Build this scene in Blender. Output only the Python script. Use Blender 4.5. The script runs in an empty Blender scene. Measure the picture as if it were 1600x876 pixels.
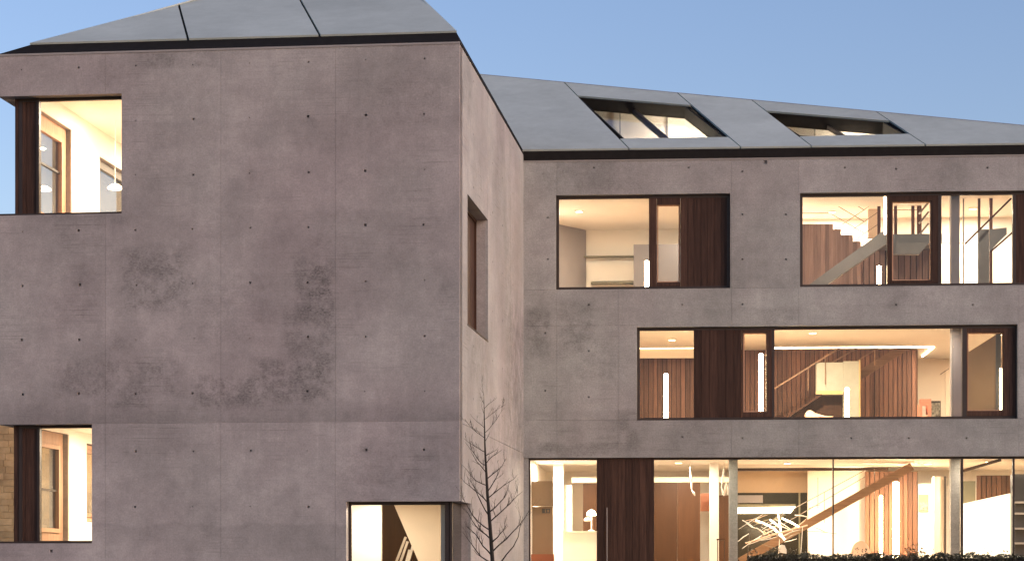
import bpy, math, random
from mathutils import Vector, Matrix
R = math.radians
random.seed(7)
S = bpy.context.scene
COL = S.collection

# ------------------------------------------------------------------ camera, sky, sun, exposure
EYE = 1.6                       # camera height; the terrace of the house lies about 1.1 m above the lower ground
FPX, CX, HY = 3400.0, 800.0, 890.0
cam = bpy.data.cameras.new('camera')
cam.sensor_width = 36.0; cam.sensor_fit = 'HORIZONTAL'
cam.lens = 36.0 * FPX / 1600.0
cam.shift_y = (HY - 438.0) / 1600.0
cam.clip_end = 3000.0
cam_ob = bpy.data.objects.new('camera', cam)
cam_ob.location = (0, 0, EYE); cam_ob.rotation_euler = (R(90), 0, 0)
COL.objects.link(cam_ob); S.camera = cam_ob

SUN_EL, SUN_AZ = 7.0, 122.0     # azimuth clockwise from +Y (the view direction)
W = bpy.data.worlds.new('World'); S.world = W; W.use_nodes = True
wn = W.node_tree.nodes; wl = W.node_tree.links
sky = wn.new('ShaderNodeTexSky'); sky.sky_type = 'NISHITA'; sky.sun_disc = False
sky.sun_elevation = R(SUN_EL); sky.sun_rotation = R(SUN_AZ)
sky.air_density = 1.0; sky.dust_density = 1.0; sky.ozone_density = 2.8
bg = wn['Background']; bg.inputs['Strength'].default_value = 0.114
tint = wn.new('ShaderNodeMix'); tint.data_type = 'RGBA'; tint.blend_type = 'MULTIPLY'; tint.inputs[0].default_value = 1.0
tint.inputs[7].default_value = (1.20, 0.93, 0.98, 1)         # the faint violet cast of the whole dusk sky
wl.new(sky.outputs[0], tint.inputs[6]); wl.new(tint.outputs[2], bg.inputs[0])

sd = bpy.data.lights.new('sun', 'SUN'); sd.energy = 1.6; sd.angle = R(60); sd.color = (1.0, 0.80, 0.66)
so = bpy.data.objects.new('sun', sd); COL.objects.link(so)
to_sun = Vector((math.sin(R(SUN_AZ)) * math.cos(R(SUN_EL)), math.cos(R(SUN_AZ)) * math.cos(R(SUN_EL)), math.sin(R(SUN_EL))))
so.rotation_euler = to_sun.to_track_quat('Z', 'Y').to_euler(); so.location = (30, -10, 40)

S.view_settings.view_transform = 'Standard'; S.view_settings.look = 'None'
S.view_settings.exposure = 1.35; S.view_settings.gamma = 1.0
S.view_settings.use_curve_mapping = False
S.render.engine = 'CYCLES'
S.cycles.use_denoising = True
S.cycles.max_bounces = 10; S.cycles.diffuse_bounces = 5; S.cycles.transparent_max_bounces = 24
S.cycles.sample_clamp_indirect = 8.0
S.cycles.caustics_reflective = False; S.cycles.caustics_refractive = False

# ------------------------------------------------------------------ materials
class NT:
    def __init__(s, name):
        s.m = bpy.data.materials.new(name); s.m.use_nodes = True
        s.t = s.m.node_tree; s.n = s.t.nodes; s.l = s.t.links
        s.b = s.n['Principled BSDF']
    def val(s, sock, v):
        if isinstance(v, bpy.types.NodeSocket): s.l.new(v, sock)
        else: sock.default_value = v
    def coord(s, scale=(1, 1, 1), kind='Object', off=None):
        tc = s.n.new('ShaderNodeTexCoord'); mp = s.n.new('ShaderNodeMapping')
        mp.inputs['Scale'].default_value = scale
        s.l.new(tc.outputs[kind], mp.inputs['Vector'])
        if off is not None:
            cmb = s.n.new('ShaderNodeVectorMath'); cmb.operation = 'ADD'
            s.l.new(mp.outputs[0], cmb.inputs[0]); s.l.new(off, cmb.inputs[1])
            return cmb.outputs[0]
        return mp.outputs[0]
    def noise(s, scale, detail=4, vec=None, rough=0.55):
        n = s.n.new('ShaderNodeTexNoise'); n.inputs['Scale'].default_value = scale
        n.inputs['Detail'].default_value = detail; n.inputs['Roughness'].default_value = rough
        if vec is not None: s.l.new(vec, n.inputs['Vector'])
        return n.outputs['Fac']
    def math(s, op, a, b=0.0, c=None, clamp=False):
        n = s.n.new('ShaderNodeMath'); n.operation = op; n.use_clamp = clamp
        s.val(n.inputs[0], a); s.val(n.inputs[1], b)
        if c is not None: s.val(n.inputs[2], c)
        return n.outputs[0]
    def ramp(s, fac, lo, hi, a=0.0, b=1.0):
        n = s.n.new('ShaderNodeMapRange'); n.clamp = True
        s.val(n.inputs[0], fac); n.inputs[1].default_value = lo; n.inputs[2].default_value = hi
        n.inputs[3].default_value = a; n.inputs[4].default_value = b
        return n.outputs[0]
    def mix(s, fac, a, b):
        n = s.n.new('ShaderNodeMix'); n.data_type = 'RGBA'
        s.val(n.inputs[0], fac)
        for k, v in ((6, a), (7, b)):
            if isinstance(v, bpy.types.NodeSocket): s.l.new(v, n.inputs[k])
            else: n.inputs[k].default_value = (*v, 1)
        return n.outputs[2]
    def scale(s, col, f):
        n = s.n.new('ShaderNodeVectorMath'); n.operation = 'SCALE'
        if isinstance(col, bpy.types.NodeSocket): s.l.new(col, n.inputs[0])
        else: n.inputs[0].default_value = col
        s.val(n.inputs['Scale'], f)
        return n.outputs[0]
    def rand(s):
        return s.n.new('ShaderNodeObjectInfo').outputs['Random']
    def bump(s, h, strength=0.2, dist=0.01):
        n = s.n.new('ShaderNodeBump'); n.inputs['Strength'].default_value = strength
        n.inputs['Distance'].default_value = dist
        s.l.new(h, n.inputs['Height']); s.l.new(n.outputs[0], s.b.inputs['Normal'])
    def out(s, col, rough=0.6, metal=0.0, spec=0.5):
        if isinstance(col, bpy.types.NodeSocket): s.l.new(col, s.b.inputs['Base Color'])
        else: s.b.inputs['Base Color'].default_value = (*col, 1)
        s.val(s.b.inputs['Roughness'], rough)
        s.b.inputs['Metallic'].default_value = metal
        s.b.inputs['Specular IOR Level'].default_value = spec
        return s.m

def mat_paint(name, col, rough=0.6, var=0.06, sc=3.0):
    t = NT(name); n = t.noise(sc, 5, t.coord())
    f = t.ramp(n, 0.3, 0.7, 1 - var, 1 + var * 0.5)
    t.bump(t.noise(60, 2, t.coord()), 0.05, 0.003)
    return t.out(t.scale(col, f), rough)

def mat_concrete(name, col, blobs=(), ax_=0, pour=None, grain=1.0, tide=()):
    t = NT(name); P = t.coord()
    big = t.noise(0.35, 4, P); mid = t.noise(1.6, 6, P, 0.65); fine = t.noise(28, 4, P, 0.7)
    hor = t.noise(1.0, 5, t.coord((0.4, 0.4, 3.2)), 0.65); ver = t.noise(1.0, 4, t.coord((6, 6, 0.35)))
    f = t.ramp(big, 0.32, 0.68, 0.80, 1.16)
    f = t.math('MULTIPLY', f, t.ramp(mid, 0.3, 0.7, 0.84, 1.13))
    f = t.math('MULTIPLY', f, t.ramp(fine, 0.3, 0.7, 1 - .16 * grain, 1 + .13 * grain))
    f = t.math('MULTIPLY', f, t.ramp(t.noise(7.5, 9, P, 0.78), 0.32, 0.68, 0.88, 1.10))
    f = t.math('MULTIPLY', f, t.ramp(hor, 0.35, 0.7, 1.03, 0.95))
    f = t.math('MULTIPLY', f, t.ramp(ver, 0.35, 0.7, 1.02, 0.97))
    f = t.math('MULTIPLY', f, t.ramp(t.rand(), 0, 1, 0.94, 1.06))
    # pitted, blotchy skin
    vor = t.n.new('ShaderNodeTexVoronoi'); vor.inputs['Scale'].default_value = 9.0
    t.l.new(P, vor.inputs['Vector'])
    pit = t.ramp(vor.outputs['Distance'], 0.03, 0.09, 0.6, 1.0)
    pitm = t.ramp(t.noise(0.9, 3, P), 0.5, 0.6, 0.0, 1.0)
    f = t.math('MULTIPLY', f, t.math('ADD', t.math('MULTIPLY', pit, pitm), t.math('SUBTRACT', 1.0, pitm)))
    # dark stains where the formwork sat (shapes of their own)
    sx = t.n.new('ShaderNodeSeparateXYZ'); t.l.new(P, sx.inputs[0])
    acc = None
    for (cx, cz, hw, hh, k) in blobs:
        ax = t.math('DIVIDE', t.math('ABSOLUTE', t.math('SUBTRACT', sx.outputs[ax_], cx)), hw)
        az = t.math('DIVIDE', t.math('ABSOLUTE', t.math('SUBTRACT', sx.outputs[2], cz)), hh)
        rr = t.math('MAXIMUM', ax, az) if hw > .25 else t.math('SQRT', t.math('ADD', t.math('MULTIPLY', ax, ax), t.math('MULTIPLY', az, az)))
        mm = t.ramp(rr, 0.72 if hw > .25 else .1, 1.15, k, 0.0)
        acc = mm if acc is None else t.math('MAXIMUM', acc, mm)
    gen = t.ramp(t.noise(0.5, 3, P), 0.52, 0.75, 0.0, 0.5)
    # fine horizontal scratches left by the formwork boards
    scr = t.noise(1.0, 3, t.coord((0.7, 0.7, 34)), 0.6)
    scm = t.ramp(t.noise(0.55, 4, t.coord((1, 1, 1), 'Object')), 0.47, 0.6)
    f = t.math('MULTIPLY', f, t.math('SUBTRACT', 1.0, t.math('MULTIPLY', t.ramp(scr, 0.56, 0.70, 0.0, 0.32), scm)))
    wob = t.math('MULTIPLY', t.math('SUBTRACT', t.noise(1.1, 5, t.coord((1, 1, .4)), 0.6), 0.5), 0.9)
    if pour is not None:
        # damp band above the pour joint and pale lime drips below it
        dz = t.math('SUBTRACT', sx.outputs[2], pour)
        band = t.math('MULTIPLY', t.ramp(dz, 0.0, 0.02, 0.0, 1.0), t.ramp(t.math('ADD', dz, wob), 0.05, 0.6, 0.22, 0.0))
        f = t.math('MULTIPLY', f, t.math('SUBTRACT', 1.0, band))
        drip = t.ramp(t.noise(1.0, 4, t.coord((7, 7, 0.25)), 0.6), 0.55, 0.7)
        dm = t.math('MULTIPLY', t.ramp(dz, -1.6, -0.02, 0.0, 0.16), t.ramp(dz, -0.02, 0.0, 1.0, 0.0))
        f = t.math('MULTIPLY', f, t.math('ADD', 1.0, t.math('MULTIPLY', drip, dm)))
    for (zc, k) in tide:
        # tide marks: a darker pour below a wavy line
        dz = t.math('ADD', t.math('SUBTRACT', sx.outputs[2], zc), t.math('MULTIPLY', wob, 0.5))
        f = t.math('MULTIPLY', f, t.math('ADD', t.ramp(dz, -0.03, 0.03, 1.0 - k, 1.0), t.ramp(dz, -0.9, -0.02, k, 0.0)))
    acc = gen if acc is None else t.math('MAXIMUM', acc, gen)
    n1 = t.noise(2.6, 9, t.coord((1, 1, 1.15)), 0.74)
    n2 = t.noise(24, 5, t.coord((0.8, 0.8, 1.2)), 0.7)
    tex = t.math('MULTIPLY', t.ramp(n1, 0.39, 0.58), t.ramp(n2, 0.38, 0.62, 0.25, 1.0))
    st = t.math('MULTIPLY', acc, tex)
    f = t.math('MULTIPLY', f, t.math('SUBTRACT', 1.0, t.math('MULTIPLY', st, 0.72)))
    c = t.mix(t.ramp(t.noise(0.22, 3, P), 0.4, 0.62), col, tuple(v * k for v, k in zip(col, (1.0, 0.94, 0.96))))
    h = t.math('ADD', t.math('MULTIPLY', fine, 0.6), t.math('MULTIPLY', mid, 1.5))
    t.bump(h, 0.22, 0.012)
    return t.out(t.scale(c, f), t.ramp(mid, 0.3, 0.7, 0.62, 0.86), 0, 0.35)

def mat_timber(name, a, b, rough=0.5, along='z'):
    t = NT(name)
    rnd = t.rand(); off = t.math('MULTIPLY', rnd, 37.0)
    sc = {'z': (14, 14, 0.7), 'x': (0.7, 14, 14), 'y': (14, 0.7, 14)}[along]
    P = t.coord(sc, 'Object', off)
    g = t.noise(1.6, 6, P, 0.7); g2 = t.noise(7, 3, P)
    f = t.math('ADD', t.math('MULTIPLY', g, 0.75), t.math('MULTIPLY', g2, 0.25))
    c = t.mix(t.ramp(f, 0.36, 0.64), a, b)
    c = t.scale(c, t.ramp(rnd, 0, 1, 0.72, 1.25))
    t.bump(g, 0.15, 0.004)
    return t.out(c, rough, 0, 0.18)

def mat_emit(name, col, strength):
    t = NT(name)
    t.b.inputs['Base Color'].default_value = (*col, 1)
    t.b.inputs['Emission Color'].default_value = (*col, 1)
    t.b.inputs['Emission Strength'].default_value = strength
    return t.m

def mat_glass(name, tint=(0.93, 0.93, 0.90)):
    m = bpy.data.materials.new(name); m.use_nodes = True
    n = m.node_tree.nodes; l = m.node_tree.links; n.clear()
    o = n.new('ShaderNodeOutputMaterial'); mx = n.new('ShaderNodeMixShader')
    tr = n.new('ShaderNodeBsdfTransparent'); tr.inputs[0].default_value = (*tint, 1)
    gl = n.new('ShaderNodeBsdfGlossy'); gl.inputs['Roughness'].default_value = 0.02
    fr = n.new('ShaderNodeFresnel')
    geo = n.new('ShaderNodeNewGeometry'); mr = n.new('ShaderNodeMapRange')      # same reflectance from both sides of a pane
    mr.inputs[3].default_value = 1.42; mr.inputs[4].default_value = 1 / 1.42
    l.new(geo.outputs['Backfacing'], mr.inputs[0]); l.new(mr.outputs[0], fr.inputs[0])
    l.new(fr.outputs[0], mx.inputs[0]); l.new(tr.outputs[0], mx.inputs[1]); l.new(gl.outputs[0], mx.inputs[2])
    l.new(mx.outputs[0], o.inputs[0])
    return m

M = {}
M['roof'] = None
def mat_roof():
    t = NT('fibre_cement_roof'); P = t.coord()
    f = t.ramp(t.noise(0.5, 4, P), 0.3, 0.7, 0.90, 1.08)
    f = t.math('MULTIPLY', f, t.ramp(t.noise(3, 7, P, 0.7), 0.3, 0.7, 0.93, 1.07))
    f = t.math('MULTIPLY', f, t.ramp(t.noise(60, 3, P, 0.7), 0.3, 0.7, 0.93, 1.06))
    f = t.math('MULTIPLY', f, t.ramp(t.rand(), 0, 1, 0.94, 1.06))
    t.bump(t.noise(50, 4, P), 0.1, 0.004)
    return t.out(t.scale((0.40, 0.455, 0.43), f), 0.7, 0, 0.3)
M['roof'] = mat_roof()
M['black'] = mat_paint('black_coated_metal', (0.014, 0.013, 0.013), 0.85, 0.25, 6)
M['black'].node_tree.nodes['Principled BSDF'].inputs['Specular IOR Level'].default_value = 0.114
M['flash'] = mat_paint('grey_flashing_metal', (0.28, 0.26, 0.25), 0.45, 0.1, 4)
M['bronze'] = mat_paint('dark_bronze_frame', (0.030, 0.018, 0.013), 0.45, 0.2, 5)
M['timber'] = mat_timber('dark_stained_timber', (0.026, 0.0135, 0.0095), (0.076, 0.040, 0.028), 0.5)
M['oak'] = mat_timber('oiled_oak_frame', (0.36, 0.20, 0.125), (0.52, 0.33, 0.22), 0.5)
M['slat'] = mat_timber('reddish_slat_wood', (0.10, 0.045, 0.028), (0.185, 0.09, 0.058), 0.55)
M['walnut'] = mat_timber('walnut_panel', (0.040, 0.0155, 0.007), (0.062, 0.026, 0.012), 0.5)
M['ash'] = mat_timber('pale_stair_wood', (0.15, 0.082, 0.046), (0.23, 0.135, 0.08), 0.5, 'x')
M['floor'] = mat_timber('floor_boards', (0.40, 0.28, 0.18), (0.55, 0.40, 0.27), 0.45, 'x')
M['white'] = mat_paint('white_wall_paint', (0.80, 0.76, 0.71), 0.7, 0.04, 1.5)
M['cream'] = mat_paint('cream_wall_paint', (0.76, 0.66, 0.55), 0.7, 0.05, 1.5)
M['beige'] = mat_paint('beige_panel', (0.42, 0.29, 0.18), 0.6, 0.08, 2)
M['mauve'] = mat_paint('mauve_grey_wall', (0.30, 0.27, 0.275), 0.7, 0.06, 2)
M['greyp'] = mat_paint('grey_stair_paint', (0.22, 0.215, 0.21), 0.6, 0.08, 2)
M['dgrey'] = mat_paint('dark_grey_panel', (0.13, 0.127, 0.135), 0.5, 0.15, 2)
M['olive'] = mat_paint('olive_grey_panel', (0.22, 0.20, 0.13), 0.6, 0.15, 2)
M['slate'] = mat_paint('slate_violet_paint', (0.17, 0.155, 0.165), 0.7, 0.06, 2)
M['rose'] = mat_timber('rose_brown_slat', (0.20, 0.125, 0.110), (0.30, 0.20, 0.175), 0.6)
M['red'] = mat_paint('red_brown_seat', (0.42, 0.13, 0.06), 0.6, 0.1, 4)
M['coral'] = mat_paint('coral_upholstery', (0.62, 0.26, 0.17), 0.8, 0.1, 6)
M['peach'] = mat_paint('peach_upholstery', (0.75, 0.50, 0.36), 0.8, 0.06, 6)
M['steel'] = mat_paint('thin_steel_rail', (0.20, 0.16, 0.13), 0.35, 0.1, 6)
M['lace'] = mat_paint('pale_lantern_fabric', (0.34, 0.33, 0.27), 0.8, 0.08, 5)
M['brass'] = mat_paint('brass_trim', (0.55, 0.36, 0.16), 0.35, 0.1, 6)
M['print'] = mat_paint('mottled_print', (0.26, 0.24, 0.20), 0.6, 0.9, 14)
M['glass'] = mat_glass('window_glass')
M['darkglass'] = mat_paint('dark_window_glass', (0.030, 0.026, 0.020), 0.12, 0.4, 1.5)
M['tube'] = mat_emit('warm_tube_light', (1.0, 0.72, 0.42), 26.0)
M['globe'] = mat_emit('warm_lamp_globe', (1.0, 0.80, 0.55), 10.0)
M['strip'] = mat_emit('warm_led_strip', (1.0, 0.74, 0.45), 7.0)
M['panel'] = mat_emit('ceiling_light_diffuser', (1.0, 0.76, 0.48), 6.0)
M['screen'] = mat_emit('backlit_white_panel', (1.0, 0.84, 0.60), 0.9)
M['bark'] = mat_paint('dark_bark', (0.012, 0.009, 0.008), 0.9, 0.3, 20)
M['leaf'] = None
def mat_leaf():
    t = NT('hedge_leaf'); n = t.noise(9, 2, t.coord())
    return t.out(t.mix(t.ramp(n, 0.35, 0.65), (0.010, 0.013, 0.006), (0.034, 0.036, 0.014)), 0.5)
M['leaf'] = mat_leaf()
def mat_ground(name, a, b, sc):
    t = NT(name); P = t.coord(); n = t.noise(sc, 8, P, 0.7)
    t.bump(t.noise(sc * 8, 4, P), 0.4, 0.02)
    return t.out(t.mix(t.ramp(n, 0.35, 0.65), a, b), 0.9)
M['grass'] = mat_ground('lawn', (0.035, 0.055, 0.018), (0.07, 0.085, 0.03), 1.5)
M['pave'] = mat_ground('pale_paving', (0.20, 0.185, 0.165), (0.28, 0.26, 0.235), 2.0)
M['stone'] = None
def mat_stone():
    t = NT('sandstone_block'); P = t.coord(); r = t.rand()
    c = t.mix(t.ramp(t.noise(5, 6, P, 0.7), 0.3, 0.7), (0.42, 0.29, 0.16), (0.58, 0.43, 0.27))
    t.bump(t.noise(20, 5, P), 0.3, 0.01)
    return t.out(t.scale(c, t.ramp(r, 0, 1, 0.78, 1.18)), 0.85)
M['stone'] = mat_stone()

# ------------------------------------------------------------------ mesh helpers
def mesh_ob(name, verts, faces, mat, parent=None, smooth=False):
    me = bpy.data.meshes.new(name); me.from_pydata([tuple(v) for v in verts], [], faces); me.validate(); me.update()
    if smooth:
        for p in me.polygons: p.use_smooth = True
    me.materials.append(mat)
    o = bpy.data.objects.new(name, me); COL.objects.link(o)
    if parent is not None: o.parent = parent
    return o

class MB:
    def __init__(s): s.v = []; s.f = []
    def add(s, vs, fs):
        k = len(s.v); s.v += [tuple(v) for v in vs]; s.f += [tuple(i + k for i in f) for f in fs]
        return s
    def box(s, x0, x1, y0, y1, z0, z1):
        x0, x1 = min(x0, x1), max(x0, x1); y0, y1 = min(y0, y1), max(y0, y1); z0, z1 = min(z0, z1), max(z0, z1)
        vs = [(x, y, z) for z in (z0, z1) for y in (y0, y1) for x in (x0, x1)]
        return s.add(vs, [(0, 2, 3, 1), (4, 5, 7, 6), (0, 1, 5, 4), (2, 6, 7, 3), (0, 4, 6, 2), (1, 3, 7, 5)])
    def prism(s, pts, y0, y1):
        """outline pts [(x,z)] extruded from y0 to y1"""
        a = sum(pts[i][0] * pts[(i + 1) % len(pts)][1] - pts[(i + 1) % len(pts)][0] * pts[i][1] for i in range(len(pts)))
        if a < 0: pts = pts[::-1]
        n = len(pts)
        vs = [(p[0], y0, p[1]) for p in pts] + [(p[0], y1, p[1]) for p in pts]
        fs = [tuple(range(n)), tuple(range(2 * n - 1, n - 1, -1))] + [(i, i + n, (i + 1) % n + n, (i + 1) % n) for i in range(n)]
        return s.add(vs, fs)
    def tube(s, pts, rad, n=6, cap=True):
        pts = [Vector(p) for p in pts]
        if not hasattr(rad, '__len__'): rad = [rad] * len(pts)
        k = len(s.v); ref = Vector((0.31, 0.87, 0.21))
        for i, p in enumerate(pts):
            d = (pts[min(i + 1, len(pts) - 1)] - pts[max(i - 1, 0)]).normalized()
            a = d.cross(ref).normalized(); b = d.cross(a)
            for j in range(n):
                q = p + (a * math.cos(2 * math.pi * j / n) + b * math.sin(2 * math.pi * j / n)) * rad[i]
                s.v.append(tuple(q))
        for i in range(len(pts) - 1):
            for j in range(n):
                s.f.append((k + i * n + j, k + i * n + (j + 1) % n, k + (i + 1) * n + (j + 1) % n, k + (i + 1) * n + j))
        if cap:
            s.f.append(tuple(k + j for j in range(n - 1, -1, -1)))
            s.f.append(tuple(k + (len(pts) - 1) * n + j for j in range(n)))
        return s
    def bar(s, p0, p1, w, h):
        """oriented bar from p0 to p1: w across (level), h in the up direction"""
        p0 = Vector(p0); p1 = Vector(p1); d = (p1 - p0).normalized()
        side = d.cross(Vector((0, 0, 1)))
        side = Vector((1, 0, 0)) if side.length < 1e-4 else side.normalized()
        up = side.cross(d).normalized()
        vs = [p + side * a * w / 2 + up * b * h / 2 for p in (p0, p1) for a, b in ((-1, -1), (1, -1), (1, 1), (-1, 1))]
        return s.add(vs, [(0, 1, 2, 3), (7, 6, 5, 4), (0, 4, 5, 1), (1, 5, 6, 2), (2, 6, 7, 3), (3, 7, 4, 0)])
    def lathe(s, prof, c=(0, 0, 0), n=20):
        k = len(s.v)
        for (r, z) in prof:
            for j in range(n):
                a = 2 * math.pi * j / n
                s.v.append((c[0] + r * math.cos(a), c[1] + r * math.sin(a), c[2] + z))
        for i in range(len(prof) - 1):
            for j in range(n):
                s.f.append((k + i * n + j, k + i * n + (j + 1) % n, k + (i + 1) * n + (j + 1) % n, k + (i + 1) * n + j))
        return s
    def build(s, name, mat, parent=None, smooth=False):
        return mesh_ob(name, s.v, s.f, mat, parent, smooth)

def box(name, parent, mat, x0, x1, y0, y1, z0, z1):
    return MB().box(x0, x1, y0, y1, z0, z1).build(name, mat, parent)

def slab_mesh(u0, u1, z0, z1, t0, t1, holes, axis='x', only=None):
    """wall u0..u1 by z0..z1, thick t0..t1, with rectangular holes (ua,ub,za,zb); axis: the direction of u"""
    us = sorted({u0, u1, *[min(max(h[k], u0), u1) for h in holes for k in (0, 1)]})
    zs = sorted({z0, z1, *[min(max(h[k], z0), z1) for h in holes for k in (2, 3)]})
    def solid(i, j):
        if i < 0 or j < 0 or i >= len(us) - 1 or j >= len(zs) - 1: return False
        u = (us[i] + us[i + 1]) / 2; z = (zs[j] + zs[j + 1]) / 2
        return not any(h[0] < u < h[1] and h[2] < z < h[3] for h in holes)
    cells = {(i, j) for i in range(len(us) - 1) for j in range(len(zs) - 1) if solid(i, j)}
    comps = []
    left = set(cells)
    while left:
        st = [left.pop()]; comp = set(st)
        while st:
            i, j = st.pop()
            for q in ((i + 1, j), (i - 1, j), (i, j + 1), (i, j - 1)):
                if q in left: left.discard(q); comp.add(q); st.append(q)
        comps.append(comp)
    if only is None: return len(comps)
    keep = comps[only]
    solid = lambda i, j: (i, j) in keep
    vid = {}; V = []; F = []
    def v(i, j, t):
        k = (i, j, t)
        if k not in vid:
            vid[k] = len(V)
            tt = t1 if t else t0
            V.append((us[i], tt, zs[j]) if axis == 'x' else (tt, us[i], zs[j]))
        return vid[k]
    for i in range(len(us) - 1):
        for j in range(len(zs) - 1):
            if not solid(i, j): continue
            F.append((v(i, j, 0), v(i + 1, j, 0), v(i + 1, j + 1, 0), v(i, j + 1, 0)))
            F.append((v(i, j, 1), v(i, j + 1, 1), v(i + 1, j + 1, 1), v(i + 1, j, 1)))
            if not solid(i - 1, j): F.append((v(i, j, 0), v(i, j + 1, 0), v(i, j + 1, 1), v(i, j, 1)))
            if not solid(i + 1, j): F.append((v(i + 1, j, 0), v(i + 1, j, 1), v(i + 1, j + 1, 1), v(i + 1, j + 1, 0)))
            if not solid(i, j - 1): F.append((v(i, j, 0), v(i, j, 1), v(i + 1, j, 1), v(i + 1, j, 0)))
            if not solid(i, j + 1): F.append((v(i, j + 1, 0), v(i + 1, j + 1, 0), v(i + 1, j + 1, 1), v(i, j + 1, 1)))
    return V, F

def slab(name, parent, mat, u0, u1, z0, z1, t0, t1, holes=(), axis='x'):
    o = None
    n = slab_mesh(u0, u1, z0, z1, t0, t1, holes, axis)
    for k in sorted(range(n), reverse=True):
        V, F = slab_mesh(u0, u1, z0, z1, t0, t1, holes, axis, k)
        o = mesh_ob(name, V, F, mat, parent)
    return o

def panels(parent, mat, ucuts, zcuts, t0, t1, openings, ties, axis='x', gap=0.004, skip=()):
    """cast panels between the joint lines; each a part, with its tie holes as real holes"""
    for i in range(len(ucuts) - 1):
        for j in range(len(zcuts) - 1):
            a, b, c, d = ucuts[i] + gap / 2, ucuts[i + 1] - gap / 2, zcuts[j] + gap / 2, zcuts[j + 1] - gap / 2
            if i == 0: a = ucuts[0]
            if i == len(ucuts) - 2: b = ucuts[-1]
            if j == 0: c = zcuts[0]
            if j == len(zcuts) - 2: d = zcuts[-1]
            hs = [h for h in openings if h[0] < b and h[1] > a and h[2] < d and h[3] > c]
            for (u, z, r) in ties:
                if a + r < u < b - r and c + r < z < d - r and not any(h[0] - 0.08 < u < h[1] + 0.08 and h[2] - 0.08 < z < h[3] + 0.08 for h in hs):
                    hs.append((u - r, u + r, z - r, z + r))
            slab('concrete_panel', parent, mat, a, b, c, d, t0, t1, hs, axis)

def ring(name, parent, mat, x0, x1, z0, z1, w, y0, y1, axis='x'):
    return slab(name, parent, mat, x0, x1, z0, z1, y0, y1, [(x0 + w, x1 - w, z0 + w, z1 - w)], axis)

class Frame:
    """a building's own axes: x along its front, y into it, z up; pixel helpers give places on its planes"""
    def __init__(s, ox, oy, ang):
        s.o = Vector((ox, oy, 0)); s.a = ang
        s.m = Matrix.Translation(s.o) @ Matrix.Rotation(ang, 4, 'Z')
        s.inv = s.m.inverted()
    def ray(s, px, py):
        o = s.inv @ Vector((0, 0, EYE))
        d = s.inv.to_3x3() @ Vector(((px - CX) / FPX, 1, (HY - py) / FPX))
        return o, d
    def at(s, px, py, y=0.0):
        o, d = s.ray(px, py); k = (y - o.y) / d.y
        return (o + d * k)
    def X(s, px, y=0.0): return s.at(px, 500, y).x
    def Z(s, px, py, y=0.0): return s.at(px, py, y).z
    def side(s, px, py, x=0.0):
        o, d = s.ray(px, py); k = (x - o.x) / d.x
        return (o + d * k)
    def plane(s, px, py, p0, n):
        o, d = s.ray(px, py); k = (p0 - o).dot(n) / d.dot(n)
        return o + d * k

def pbox(F, name, parent, mat, px0, px1, py0, py1, y, th):
    pm = (px0 + px1) / 2
    return box(name, parent, mat, F.X(px0, y), F.X(px1, y), y, y + th, F.Z(pm, py1, y), F.Z(pm, py0, y))
def pprism(F, name, parent, mat, pts, y, th):
    q = [F.at(a, b, y) for a, b in pts]
    return MB().prism([(p.x, p.z) for p in q], y, y + th).build(name, mat, parent)
def pbar(F, name, parent, mat, a, b, y0, y1, w, h):
    return MB().bar(F.at(*a, y0), F.at(*b, y1), w, h).build(name, mat, parent)
def ptube(F, name, parent, mat, pts, y, r, n=6):
    return MB().tube([F.at(a, b, y) for a, b in pts], r, n).build(name, mat, parent)

def tag(o, label=None, cat=None, group=None, kind=None):
    for k, v in (('label', label), ('category', cat), ('group', group), ('kind', kind)):
        if v: o[k] = v
    return o
def empty(name, F=None, loc=(0, 0, 0)):
    o = bpy.data.objects.new(name, None); COL.objects.link(o); o.empty_display_size = 0.2
    o.matrix_world = (F.m if F else Matrix.Identity(4)) @ Matrix.Translation(loc)
    return o
def thing(name, label, cat, F, loc, group=None):
    return tag(empty(name, F, loc), label, cat, group)

def ceiling_light(F, parent, x, y, z, power, sx=1.2, sy=0.3, col=(1.0, 0.85, 0.66)):
    sx = sy = 0.16; power *= 3.0
    """recessed ceiling light: a trim with a diffuser, and its own lamp under it"""
    t = box('ceiling_light', parent, M['white'], x - sx / 2 - .03, x + sx / 2 + .03, y - sy / 2 - .03, y + sy / 2 + .03, z - 0.03, z - 0.002)
    box('diffuser', t, M['panel'], x - sx / 2, x + sx / 2, y - sy / 2, y + sy / 2, z - 0.036, z - 0.0305)
    ld = bpy.data.lights.new('ceiling_lamp', 'AREA'); ld.shape = 'RECTANGLE'; ld.size = sx; ld.size_y = sy
    ld.energy = power; ld.color = col
    lo = bpy.data.objects.new('ceiling_lamp', ld); COL.objects.link(lo)
    lo.matrix_world = F.m @ Matrix.Translation((x, y, z - 0.05))
    return t

# ------------------------------------------------------------------ ground
TERR = 1.12
t = mesh_ob('ground', [(-900, -300, 0), (900, -300, 0), (900, 1800, 0), (-900, 1800, 0)], [(0, 1, 2, 3)], M['grass'])
tag(t, 'dark lawn falling away below the concrete house', None, None, 'structure')
t = MB().box(-60, 60, 36, 120, 0.004, TERR - 0.006).build('terrace', M['pave'])
tag(t, 'raised paved terrace carrying the concrete house', None, None, 'structure')

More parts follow.
